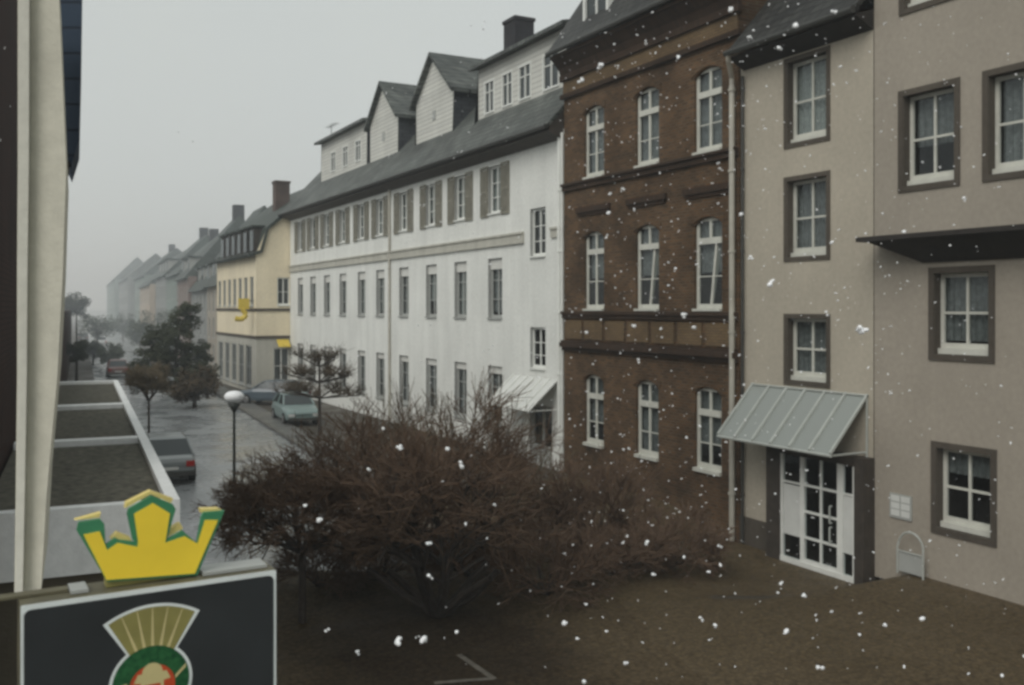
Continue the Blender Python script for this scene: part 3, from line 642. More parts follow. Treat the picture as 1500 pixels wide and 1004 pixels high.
# ------------------------------------------------------------------ houses further down the street
def far_house(D0, D1, L, eave, ridge, wcol, rcol, label, rows=3, base=None, depth=11, chim=None, dorm=0, cross=False):
    F = Frame(st(L, 0), SD, -SN); o = thing('terraced_house', label, 'house', st(L + 4, (D0 + D1) / 2), 'terraced houses further down the street')
    n = max(2, int((D1 - D0) / 2.6)); sp = (D1 - D0) / n; hl = []
    for r in range(rows):
        zz = .9 + r * (eave - 1.0) / rows
        for i in range(n):
            c = D0 + sp * (i + .5); hl.append((c - .55, c + .55, zz, zz + 1.75))
    mb = MB(); wall(mb, F, D0, D1, 0, eave, hl, .15, 0, None, 1)
    mb.cur = 0
    if not cross:
        for D in (D0, D1): mb.face([F(D, 0, 0), F(D, eave, 0), F(D, eave, -depth), F(D, 0, -depth)])
    else:
        for D in (D0, D1): mb.face([F(D, 0, 0), F(D, eave, 0), F(D, eave, -depth), F(D, 0, -depth)])
        mb.face([F(D0, eave, 0), F(D1, eave, 0), F((D0+D1)/2, ridge, 0)])
    mb.build('wall', [M[wcol], M['room']], o)
    for h in hl:
        w = MB(); a0, a1, z0, z1 = h; d = -.1
        w.fbox(F, a0, a0+.1, z0, z1, d, d+.05); w.fbox(F, a1-.1, a1, z0, z1, d, d+.05); w.fbox(F, a0+.1, a1-.1, z0, z0+.1, d, d+.12); w.fbox(F, a0+.1, a1-.1, z1-.1, z1, d, d+.05); w.fbox(F, (a0+a1)/2-.05, (a0+a1)/2+.05, z0+.1, z1-.1, d, d+.04)
        w.cur = 1; w.face([F(a0+.1, z0+.1, d+.01), F(a1-.1, z0+.1, d+.01), F(a1-.1, z1-.1, d+.01), F(a0+.1, z1-.1, d+.01)]); w.build('window', [M['grey_paint'], M['glass_far']], o)
    mb = MB()
    if not cross:
        pr = [(.45, eave - .2), (-depth/2, ridge), (-depth - .4, eave - .2)]
        hp = min(3.2, (D1 - D0) * .3); A0, A1, B0, B1 = F(D0, eave-.2, .45), F(D1, eave-.2, .45), F(D0, eave-.2, -depth-.4), F(D1, eave-.2, -depth-.4); C0, C1 = F(D0 + hp, ridge, -depth/2), F(D1 - hp, ridge, -depth/2)
        for q in ((A0, A1, C1, C0), (B1, B0, C0, C1), (B0, A0, C0), (A1, B1, C1), (A0, B0, B1, A1)): mb.face(q)
    else:
        m_ = (D0+D1)/2; pr = [(D0 - .3, eave - .2), (m_, ridge), (D1 + .3, eave - .2)]
        mb.prism([F(a, z, .3) for a, z in pr] + [F(a, z + .22, .3) for a, z in reversed(pr)], SN * depth)
    r = mb.build('roof', M[rcol], o)
    if chim is not None:
        c = MB(); p = [F(chim + a, ridge - 1.2, d) for a, d in ((-.6, -depth/2+.5), (.6, -depth/2+.5), (.6, -depth/2-.6), (-.6, -depth/2-.6))]; c.prism(p, (0, 0, 2.4)); c.build('chimney', M['chimney'], r)
    for i in range(dorm):
        c = D0 + (D1 - D0) * (i + .5) / dorm; q = MB(); zz = eave + .5; q.fbox(F, c-.7, c+.7, zz, zz + 1.5, -2.4, -.35); q.cur = 1; q.fbox(F, c-.5, c+.5, zz+.2, zz + 1.35, -.348, -.3); q.cur = 2; q.fbox(F, c-.85, c+.85, zz+1.5, zz+1.65, -2.6, -.15)
        q.build('dormer', [M['grey_paint'], M['glass_far'], M[rcol]], r)
    return o
M['grey_green'] = plaster('grey_green_render', (.26, .31, .28), .1, .15)
M['grey_render'] = plaster('grey_render', (.30, .31, .30), .1, .15)
M['rose'] = plaster('rose_brick_render', (.27, .205, .18), .15, .15)
M['buff'] = plaster('buff_render', (.50, .42, .33), .1, .15)
M['beige'] = plaster('beige_render', (.40, .36, .30), .1, .15)
LW = 10.1
far_house(75.9, 87, LW, 7.6, 15.0, 'beige', 'slate_green', 'beige terraced house with deep green slate roof beyond the yellow house', dorm=3)
far_house(87.2, 100, LW, 7.4, 15.2, 'grey_render', 'slate_green', 'grey terraced house with wide dark roof behind the evergreen tree', dorm=3)
far_house(100.2, 112, LW - .3, 8.8, 15.4, 'rose', 'slate_green', 'rose brick terraced house with tall dark roof', chim=105, dorm=2)
far_house(112.2, 131, LW, 9.6, 14.6, 'grey_green', 'slate_green', 'broad grey green terraced house half lost in the haze', chim=128)
far_house(131.2, 150, LW, 10.0, 15.6, 'grey_render', 'slate_green', 'hazy grey terraced house next to the cream one', chim=139, dorm=4)
far_house(150.2, 176, LW - .8, 9.2, 14.6, 'buff', 'slate_green', 'cream terraced house in the far haze')
far_house(176.2, 210, LW, 11.4, 16.4, 'grey_green', 'slate_green', 'tall terraced house with blue grey look in the haze', rows=4, chim=190)
far_house(210.2, 262, LW - 1.2, 12, 17.2, 'grey_render', 'slate', 'long pale terraced house far down the street', rows=4)
far_house(262.2, 340, LW - 2.2, 13, 19, 'grey_green', 'slate', 'farthest terraced house, barely visible at the end of the street', rows=4)

# ------------------------------------------------------------------ left side: the pale house we look along
PH = thing('pale_house', 'weathered cream house front at the left edge with slate hung bay', 'house', st(-1.5, 8))
tp = 6.0
def strip_piece(L, Rr, dep0, dep1):
    mb = MB(); n = len(L)
    for i in range(n - 1):
        q = [at_depth(*L[i], dep0), at_depth(*Rr[i], dep0), at_depth(*Rr[i+1], dep0), at_depth(*L[i+1], dep0)]
        e = SD * (dep1 - dep0)
        mb.hexa([*q, *[p + e for p in q]])
    return mb
ly = [-60, 245, 400, 551, 728, 868]
lx = [26, 26, 25, 25, 23, 21]; rx_ = [84, 97, 92, 84, 68, 60]
mb = strip_piece([(a, y) for a, y in zip(lx, ly)], [(a, y) for a, y in zip(rx_, ly)], 6.0, 7.4); mb.build('pilaster', M['cream'], PH)
mb = strip_piece([(a + 1, y) for a, y in zip(lx, ly)], [(a + 17 - i, y) for i, (a, y) in enumerate(zip(lx, ly))], 5.93, 5.995); mb.build('pilaster_moulding', M['cream_trim'], PH)
mb = strip_piece([(74, -60), (80, 80), (94, 200), (99, 232)], [(121, -60), (119, 80), (116, 205), (104, 243)], 7.5, 8.6); mb.build('slate_bay', M['blue_slate'], PH)
mb = strip_piece([(86, 225), (86, 252)], [(102, 238), (100, 252)], 7.45, 7.7); mb.build('bay_ledge', M['dark_wood'], PH)
mb = MB(); mb.prism([st(-.96, 8.8), st(-3.01, 8.8), st(-3.01, 125), st(-.96, 125)], (0, 0, 5.4)); mb.build('wall', M['margin_brown'], PH)
mb = MB(); mb.prism([st(-.955, 12.0), st(-3, 12.0), st(-3, 18.0), st(-.955, 18.0)], (0, 0, 17)); mb.build('wall', M['margin_brown'], PH)  # added tall slab, stands in for the brown table margin at far left
# flat roofed shop fronts in a row beneath it
zr = 3.6
cuts = [10.55, 15.9, 21.6, 28.9]
for i in range(3):
    D0, D1 = cuts[i] + (.004 if i else 0), cuts[i+1]; w = .95
    lab = ['nearest flat roof of the row, white edged gravel with deep white fascia', 'middle flat gravel roof between the two others, white edged', 'farthest flat gravel roof of the row, white edged']
    o = thing('shop_extension', lab[i], 'extension', st(.1, (D0 + D1) / 2), 'flat roofed shop fronts along the left wall')
    mb = MB(); mb.prism([st(-.9, D0+.05), st(w-.05, D0+.05), st(w-.05, D1-.05), st(-.9, D1-.05)], (0, 0, zr - .25)); mb.build('wall', M['pale_base'] if i else M['brown_base'], o)
    mb = MB(); mb.prism([st(-.9, D0+.1, zr-.2), st(w-.12, D0+.1, zr-.2), st(w-.12, D1-.1, zr-.2), st(-.9, D1-.1, zr-.2)], (0, 0, .12)); mb.build('gravel_roof', M['gravel'], o)
    mb = MB(); e = .14; fd = .68
    mb.prism([st(w-.13, D0, zr-fd), st(w, D0, zr-fd), st(w, D1, zr-fd), st(w-.13, D1, zr-fd)], (0, 0, fd))
    mb.prism([st(-.9, D0, zr-fd), st(w-.132, D0, zr-fd), st(w-.132, D0+.16+.1*i, zr-fd), st(-.9, D0+.16+.1*i, zr-fd)], (0, 0, fd - .004))
    if i == 2: mb.prism([st(-.9, D1-.3, zr-fd), st(w-.132, D1-.3, zr-fd), st(w-.132, D1, zr-fd), st(-.9, D1, zr-fd)], (0, 0, fd - .004))
    mb.build('white_fascia', M['fascia'], o)

# ------------------------------------------------------------------ pub sign with crown
A_ = Vector((1.962, .0827, 0)).normalized(); Nn = Vector((A_.y, -A_.x, 0))
P0 = at_depth(217, 858, 3.2); FS = Frame((P0.x, P0.y, 0), A_, Nn)
def sg(x, y):
    p = on_plane(x, y, P0, Nn); return ((p - Vector((P0.x, P0.y, 0))).dot(A_), p.z)
def rrect(a0, a1, z0, z1, r, n=5):
    out = []
    for cx, cz, t0 in ((a1-r, z1-r, 0), (a0+r, z1-r, 90), (a0+r, z0+r, 180), (a1-r, z0+r, 270)):
        for i in range(n + 1):
            t = rad(t0 + 90 * i / n); out.append((cx + r * math.cos(t), cz + r * math.sin(t)))
    return out
PS = thing('pub_sign', 'dark hanging pub sign topped by a yellow crown with green outline', 'sign', P0)
M['sign_box'] = plain('olive_metal_box', (.11, .10, .06), .6, .1, var=.3, scale=8)
def poly(mb, pts, d0, d1): mb.prism([FS(a, z, d0) for a, z in pts], Nn * (d1 - d0))
def flat(mb, pts, d): mb.face([FS(a, z, d) for a, z in pts])
TL, TR = sg(30, 884), sg(404, 838); zt = (TL[1] + TR[1]) / 2; zb = zt - .95
aL, aR = TL[0], TR[0]
mb = MB(); mb.fbox(FS, aL, aR, zb, zt, -.16, 0); mb.build('sign_box', M['sign_box'], PS)
mb = MB(); poly(mb, rrect(aL, aR, zb, zt, .006), .001, .004); mb.build('sign_border', M['sign_white'], PS)
for x0_, x1_ in ((302, 396), (106, 132)):
    mb = MB(); mb.fbox(FS, sg(x0_, 850)[0], sg(x1_, 840)[0], zt + .002, zt + .013, -.14, -.04); mb.build('mounting_strip', M['grey_paint'], PS)
mb = MB(); poly(mb, rrect(aL + .009, aR - .010, zb + .012, zt - .016, .02), .0045, .007); mb.build('sign_face', M['sign_black'], PS)
# crest: fan over a wreathed disc
cc = sg(221, 999); rr_ = abs(sg(281, 999)[0] - cc[0]); fan_c = (cc[0], cc[1] + .005)
def arc(c, r, a0, a1, n=24): return [(c[0] + r * math.cos(rad(a0 + (a1 - a0) * i / n)), c[1] + r * math.sin(rad(a0 + (a1 - a0) * i / n))) for i in range(n + 1)]
fo = abs(sg(223, 884)[1] - cc[1]); hw = (sg(288, 894)[0] - sg(160, 912)[0]) / 2; half = 33
fc = (cc[0] + .004, cc[1] - .02)
def fan(r0, r1, h): return arc(fc, r1, 90 - h, 90 + h) + arc(fc, r0, 90 + h, 90 - h)
R1 = fo + .02
mb = MB(); flat(mb, fan(rr_ * .8, R1, half), .0075); flat(mb, arc(cc, rr_, 0, 360, 40), .0078); mb.build('crest_outline', M['sign_white'], PS)
mb = MB(); flat(mb, fan(rr_ * .9, R1 - .010, half - 2.6), .0082); mb.build('crest_fan', M['olive_gold'], PS)
mb = MB()
for i in range(5):
    t = rad(90 - 21 + 10.5 * i); c, s_ = math.cos(t), math.sin(t); w = .0035; ro = R1 - .012
    a, b = (fc[0] + c * rr_ * .95, fc[1] + s_ * rr_ * .95), (fc[0] + c * ro, fc[1] + s_ * ro)
    flat(mb, [(a[0] - s_ * w * 1.6, a[1] + c * w * 1.6), (a[0] + s_ * w * 1.6, a[1] - c * w * 1.6), (b[0] + s_ * w * .4, b[1] - c * w * .4), (b[0] - s_ * w * .4, b[1] + c * w * .4)], .0086)
mb.build('fan_rays', M['pale_gold'], PS)
mb = MB(); flat(mb, arc(cc, rr_ - .010, 0, 360, 40), .0090); mb.build('wreath', M['wreath'], PS)
mb = MB(); rc = (cc[0] + .003, cc[1] - .012); flat(mb, arc(rc, rr_ * .55, 0, 360, 32), .0096); mb.build('red_disc', M['red_enamel'], PS)
mb = MB(); u = rr_ * .55
flat(mb, [(rc[0] - u*.62, rc[1] + u*.62), (rc[0] + u*.62, rc[1] + u*.62), (rc[0] + u*.8, rc[1] + u*.25), (rc[0] + u*.5, rc[1] + u*.2), (rc[0] + u*.5, rc[1] - u*.9), (rc[0] + u*.36, rc[1] - u*.9), (rc[0] + u*.36, rc[1] + u*.1), (rc[0] - u*.36, rc[1] + u*.1), (rc[0] - u*.36, rc[1] - u*.9), (rc[0] - u*.5, rc[1] - u*.9), (rc[0] - u*.5, rc[1] + u*.2), (rc[0] - u*.8, rc[1] + u*.25)], .0102)
flat(mb, arc((rc[0], rc[1] + u*.62), u*.45, 0, 180, 12), .0101)
for sx in (-1, 1):
    a, b = (cc[0] + sx * rr_ * .58, cc[1] + rr_ * .05), (cc[0] + sx * rr_ * .84, cc[1] + rr_ * .3 * (1 if sx > 0 else -.1)); w = .006
    flat(mb, [(a[0], a[1] - w), (b[0], b[1] - w), (b[0], b[1] + w), (a[0], a[1] + w)], .0094)
mb.build('crest_emblem', M['pale_gold'], PS)
# crown
cro = [(160,858),(115,782),(118,770),(150,765),(156,772),(158,803),(172,793),(178,796),(202,799),(198,796),(190,757),(192,750),(226,730),(258,743),(262,750),(249,795),(272,782),(293,800),(300,762),(303,755),(334,752),(330,762),(294,848)]
cri = [(159,855),(125,788),(149,783),(160,811),(176,800),(205,806),(206,798),(200,757),(228,741),(253,756),(246,800),(275,790),(294,801),(305,766),(324,766),(290,845)]
cro_ = [sg(*p) for p in cro]; cri_ = [sg(*p) for p in cri]
zc0 = min(z for a, z in cro_); dzc = 0
mb = MB(); poly(mb, cro_, -.065, -.05); mb.build('crown', M['green_enamel'], PS)
mb = MB(); poly(mb, cri_, -.0496, -.046); mb.build('crown_face', M['crown_yellow'], PS)
# the pale raised rim seen behind the top points
for pts in ([(113,768),(150,764),(152,757),(114,768)], [(188,750),(226,729),(256,742),(260,736),(226,724),(190,742)], [(301,757),(333,753),(327,750),(300,751)], [(166,796),(198,800),(196,794),(176,786)], [(248,795),(274,780),(270,772),(256,780)]):
    mb = MB(); poly(mb, [sg(*p) for p in pts], -.10, -.066); mb.build('crown_rim', M['crown_side'], PS)
mb = MB(); a0 = sg(160, 860)[0]; a1 = sg(296, 850)[0]; mb.fbox(FS, a0, a1, zt + .002, zt + .035, -.12, -.066); mb.build('crown_base', M['olive_gold'], PS)
mb = MB(); mb.fbox(FS, aL - .35, sg(104, 870)[0], zt + .002, zt + .010, -.13, -.08); mb.build('bracket', M['sign_box'], PS)
mb = MB(); mb.fbox(FS, aL - .35, aL - .002, zb + .2, zb + .24, -.12, -.08); mb.build('bracket', M['dark_steel'], PS)

# ------------------------------------------------------------------ vegetation
def bare_tree(name, label, cat, base, stems, crown_c, crown_r, twigmat, depth=5, r0=.07, length=1.0, spread=.6, up=.15, kids=3, trunk_h=0, twigr=.006, seed=1, lean=.6, maxn=16000, minr=.0045):
    rng = random.Random(seed); root = thing(name, label, cat, base); T, W = MB(), MB(); base = Vector(base); cc_ = Vector(crown_c)
    def inside(p):
        q = p - cc_; return (q.x/crown_r[0])**2 + (q.y/crown_r[1])**2 + (q.z/crown_r[2])**2
    cnt = [0]
    def grow(p, d, ln, r, dep):
        if cnt[0] > maxn: return
        n = 2 if dep > 1 else 1; q = p; dd = d
        for i in range(n):
            dd = (dd + Vector((rng.gauss(0,.13), rng.gauss(0,.13), rng.gauss(0,.10) + up * .25))).normalized(); q2 = q + dd * (ln / n)
            rr = r * (1 - .25 * (i + 1) / n)
            (T if r > .016 else W).tube(q, q2, max(minr, r * (1 - .25 * i / n)), max(minr * .8, rr), 5 if r > .03 else 3); cnt[0] += 1
            q = q2
        if dep == 0 or inside(q) > 1.0 + rng.uniform(-.15, .2): return
        kn = kids + (1 if rng.random() < .5 else 0)
        for i in range(kn):
            nd = (dd + Vector((rng.gauss(0, spread), rng.gauss(0, spread), rng.gauss(0, spread * .7) + up))).normalized()
            grow(p.lerp(q, rng.uniform(.55, 1)), nd, ln * rng.uniform(.62, .92), r * .60, dep - 1)
    top = base + Vector((0, 0, trunk_h))
    if trunk_h: T.tube(base, top, r0 * 1.5, r0 * 1.15, 8)
    for i in range(stems):
        t = 2 * math.pi * (i + rng.uniform(-.3, .3)) / stems; o = lean * rng.uniform(.6, 1.15)
        d = Vector((math.cos(t) * o, math.sin(t) * o, 1)).normalized()
        grow(top + Vector((math.cos(t) * r0, math.sin(t) * r0, -.02)), d, length * rng.uniform(.8, 1.2), r0, depth)
    T.build('trunk', M['bark'], root, smooth=True); W.build('crown', twigmat, root)
    return root
bx, by, _ = gpt(640, 905)
bare_tree('ornamental_tree', 'wide bare tree with many low stems and dark reddish twigs', 'tree', (bx, by, .09), 11, (bx, by, 2.65), (3.3, 3.1, 1.65), M['twig'], 6, .08, 1.3, .58, .03, 3, seed=3, lean=1.3, maxn=30000, minr=.006)
b2 = at_depth(443, 960, 12.2); 
bare_tree('ornamental_tree', 'rounded bare tree on a single thin trunk beside the pub sign', 'tree', (at_depth(443, 800, 17).x, at_depth(443, 800, 17).y, 0), 8, (at_depth(435, 680, 17).x, at_depth(435, 680, 17).y, 2.5), (2.5, 2.4, 1.35), M['twig'], 6, .05, .74, .6, .02, 3, trunk_h=1.3, seed=5, lean=1.6, maxn=30000, minr=.0055)
p3 = at_depth(690, 800, 21)
bare_tree('bare_shrub', 'tall sparse shrub with upright olive brown shoots before the white building', 'shrub', (p3.x, p3.y, 0), 16, (p3.x, p3.y, 2.6), (2.7, 2.6, 2.1), M['twig_brown'], 4, .035, 1.3, .28, .4, 2, seed=8, lean=.95, maxn=9000, minr=.006)
p3 = at_depth(590, 800, 23)
bare_tree('bare_shrub', 'thin bare shrub left of the taller upright one', 'shrub', (p3.x, p3.y, 0), 12, (p3.x, p3.y, 2.5), (1.9, 1.9, 2.0), M['twig_brown'], 4, .03, 1.2, .28, .4, 2, seed=9, lean=.7, maxn=6000, minr=.006)
p3 = at_depth(860, 780, 22.5)
bare_tree('bare_shrub', 'low bare brown shrub against the foot of the brick house', 'shrub', (p3.x, p3.y, 0), 14, (p3.x, p3.y, 1.1), (2.2, 2.2, 1.5), M['twig'], 4, .03, .75, .45, .1, 3, seed=11, lean=1.3, maxn=7000, minr=.007)
p3 = gpt(980, 815)
bare_tree('bare_shrub', 'knee high dark brown shrub left of the glazed doorway', 'shrub', (p3[0], p3[1], gz(p3[0], p3[1])), 14, (p3[0], p3[1], .4), (1.9, 1.9, .95), M['twig'], 4, .025, .6, .5, .02, 3, seed=12, lean=1.7, maxn=7000, minr=.007)
p3 = gpt(800, 870)
bare_tree('bare_shrub', 'low spreading shrub right of the many stemmed tree', 'shrub', (p3[0], p3[1], 0), 14, (p3[0], p3[1], .6), (1.6, 1.6, .9), M['twig'], 4, .025, .6, .5, .02, 3, seed=13, lean=1.8, maxn=7000, minr=.006)
for (x, y, L_, sd, rr) in ((555, 850, 'low dark shrub behind and left of the many stemmed tree', 31, 1.5), (690, 845, 'low dark shrub behind and right of the many stemmed tree', 32, 1.5), (900, 840, 'low twiggy shrub halfway between the big tree and the glazed doorway', 34, 1.6), (470, 860, 'low dark shrub under the single trunk tree', 35, 1.3), (790, 800, 'dense brown shrub behind the many stemmed tree', 36, 1.9)):
    p3 = gpt(x, y); bare_tree('bare_shrub', L_, 'shrub', (p3[0], p3[1], .0), 16, (p3[0], p3[1], .5), (rr, rr, .75 if y > 830 else 1.3), M['twig'], 4, .022, .55, .55, .05, 3, seed=sd, lean=1.6, maxn=6000, minr=.0055)
# pollarded tree in front of the white building
def foliage(mb, c, r, n, leaf, rng, flatten=1.0):
    for _ in range(n):
        v = Vector((rng.gauss(0,1), rng.gauss(0,1), rng.gauss(0,1))).normalized() * (rng.random() ** .4)
        p = Vector(c) + Vector((v.x * r[0], v.y * r[1], v.z * r[2]))
        u = Vector((rng.gauss(0,1), rng.gauss(0,1), rng.gauss(0,.6) * flatten)).normalized() * leaf * rng.uniform(.6, 1.3); w = u.orthogonal().normalized() * leaf * rng.uniform(.35, .7)
        mb.face([p - u - w*.3, p + w, p + u - w*.2, p - w])
def pollard(name, label, base, H, rr, seed, tr=.09):
    rng = random.Random(seed); root = thing(name, label, 'tree', base); b = Vector(base); T, W = MB(), MB()
    T.tube(b, b + Vector((0, 0, H * .5)), tr, tr * .75, 8)
    for lv in range(3):
        z = H * (.5 + .18 * lv); n = 9 - 2 * lv
        for i in range(n):
            t = 2 * math.pi * (i + rng.random() * .5) / n; q = b + Vector((math.cos(t) * rr * (1 - .22 * lv), math.sin(t) * rr * (1 - .22 * lv), z + rng.uniform(-.1, .3)))
            T.tube(b + Vector((0, 0, z - .25)), q, tr * .4, .03, 5)
            for k_ in range(3):
                m_ = (b + Vector((0, 0, z))).lerp(q, .45 + .27 * k_); foliage(W, m_ + Vector((0, 0, .15)), (.36, .36, .33), 34, .045, rng)
                for _ in range(20): W.tube(m_, m_ + Vector((rng.gauss(0,.26), rng.gauss(0,.26), abs(rng.gauss(.3,.18)))), .011, .005, 3)
    T.tube(b + Vector((0, 0, H * .5)), b + Vector((0, 0, H * .95)), tr * .7, .03, 6)
    T.build('trunk', M['bark'], root, smooth=True); W.build('crown', M['dead_leaf'], root); return root
p3 = at_depth(468, 640, 42); pollard('pollarded_tree', 'small bare pollarded tree with knobbly twig clumps before the white building', (p3.x, p3.y, 0), 3.8, 1.85, 4)
def conifer(name, label, base, H, rad_, seed):
    rng = random.Random(seed); root = thing(name, label, 'tree', base); b = Vector(base); T, W = MB(), MB()
    T.tube(b, b + Vector((0, 0, H * .96)), .16, .03, 8)
    z = .4
    while z < H:
        f = 1 - z / H; r = rad_ * (min(1, 1.25 * (f - .28) + .45) if f > .36 else .42 * (f / .36) ** .5) * rng.uniform(.6, 1.2); n = max(3, int(4 + 5 * f))
        for i in range(n):
            t = 2 * math.pi * (i + rng.random()) / n; rr = r * rng.uniform(.65, 1.15); d = Vector((math.cos(t), math.sin(t), 0))
            T.tube(b + Vector((0, 0, z)), b + d * rr + Vector((0, 0, z - .1 * rr)), .03, .008, 4)
            for s_ in range(max(2, int(rr / .35))):
                c = b + d * (rr * (s_ + .7) / max(2, int(rr / .35))) + Vector((0, 0, z - .05 * s_ + rng.uniform(-.1, .1))); foliage(W, c, (.42, .42, .24), 70, .08, rng, .6)
        z += .34
    T.build('trunk', M['bark'], root, smooth=True); W.build('crown', M['conifer'], root); return root
def evergreen(label, base, lobes, seed):
    rng = random.Random(seed); root = thing('evergreen_tree', label, 'tree', base); b = Vector(base); T, W = MB(), MB()
    top = max((q for q, r_ in lobes), key=lambda q: q.z); T.tube(b, Vector((b.x, b.y, top.z * .6)), .17, .10, 8); T.tube(Vector((b.x, b.y, top.z * .6)), top, .10, .03, 6)
    for q, r_ in lobes:
        T.tube(Vector((b.x, b.y, max(.6, q.z - r_ * .6))), q, .06, .015, 5)
        for _ in range(int(26 * r_ * r_) + 8):
            v = Vector((rng.gauss(0, 1), rng.gauss(0, 1), rng.gauss(0, .8))).normalized() * rng.uniform(.35, 1.05) * r_; foliage(W, q + v, (.34, .34, .24), 60, .085, rng, .7)
    T.build('trunk', M['bark'], root, smooth=True); W.build('crown', M['conifer'], root); return root
eb = at_depth(258, 600, 60); LB = []
for (x, y, pr, dz) in [(222, 522, 30, 0), (286, 520, 27, .6), (252, 505, 34, -.5), (268, 470, 24, .2), (276, 452, 15, 0), (213, 553, 24, .5), (298, 546, 20, -.4), (248, 552, 32, .8), (275, 560, 26, -.8), (236, 490, 20, .3)]:
    q = at_depth(x, y, 60 + dz); LB.append((q, pr * 60 / FPX))
evergreen('dark irregular evergreen tree with knobbly top left of the yellow house', (eb.x, eb.y, 0), LB, 21)
p3 = gpt(218, 655); bare_tree('street_tree', 'slim street tree with brown twiggy crown before the evergreen', 'tree', p3, 7, (p3[0]+.4, p3[1], 2.9), (1.35, 1.35, .9), M['twig_brown'], 5, .035, .55, .6, .05, 3, trunk_h=1.9, seed=22, lean=1.2, maxn=6000, minr=.008)
def round_tree(name, label, base, H, cr, seed, mat='leaf', group=None, n=26, leaf=.10):
    rng = random.Random(seed); root = thing(name, label, 'tree', base, group); b = Vector(base); T, W = MB(), MB(); cz = H - cr * .9
    T.tube(b, b + Vector((0, 0, cz)), .13, .07, 7)
    for i in range(n):
        v = Vector((rng.gauss(0,1), rng.gauss(0,1), rng.gauss(0,.8))).normalized() * rng.uniform(.45, 1); q = b + Vector((v.x * cr, v.y * cr, cz + v.z * cr * .9))
        T.tube(b + Vector((0, 0, cz - .4 * cr)), q, .05, .012, 4); foliage(W, q, (cr*.36,)*3, 90, leaf, rng)
    T.build('trunk', M['bark'], root, smooth=True); W.build('crown', M[mat], root); return root
for (x, y, H, cr, lab) in [(228, 520, 5.4, 2.3, 'hazy tree just left behind the evergreen'), (160, 540, 2.4, 1.1, 'low hazy bush by the road near the flat roofs'), (285, 598, 2.4, 1.3, 'low brown leaved tree beneath the evergreen'), (112, 520, 7.2, 1.5, 'dark tree nearest the pale house on the left pavement'), (136, 535, 2.6, 1.1, 'small bushy tree on the left pavement'),
                           (142, 512, 5.2, 2.4, 'hazy round tree beside the far end of the road'), (180, 500, 5.0, 2.2, 'hazy tree in front of the cream far house'), (205, 512, 4.0, 1.8, 'hazy tree left of the evergreen'), (112, 560, 3.2, .9, 'dark narrow tree just above the flat roofs')]:
    p = gpt(x, y); round_tree('street_tree', lab, p, H, cr, int(x * 7 + y), 'dead_leaf' if y > 590 else ('conifer' if x < 140 else 'leaf'), n=24, leaf=.11 + .03 * (y < 530))

# ------------------------------------------------------------------ street lamp with white globe
p = at_depth(343, 585, 25); LP = thing('street_lamp', 'street lamp with flattened white globe on dark green post', 'street lamp', (p.x, p.y, 0))
mb = MB(); mb.tube((p.x, p.y, 0), (p.x, p.y, .7), .075, .06, 10); mb.tube((p.x, p.y, .7), (p.x, p.y, 2.95), .042, .036, 10); mb.tube((p.x, p.y, 2.9), (p.x, p.y, 3.12), .05, .17, 12, True); mb.build('post', M['dark_steel'], LP, smooth=True)
mb = MB(); mb.blob((p.x, p.y, 3.29), .26, sz=.6, jit=0, nu=16, nv=10); mb.build('lamp_globe', M['snow'], LP, smooth=True)

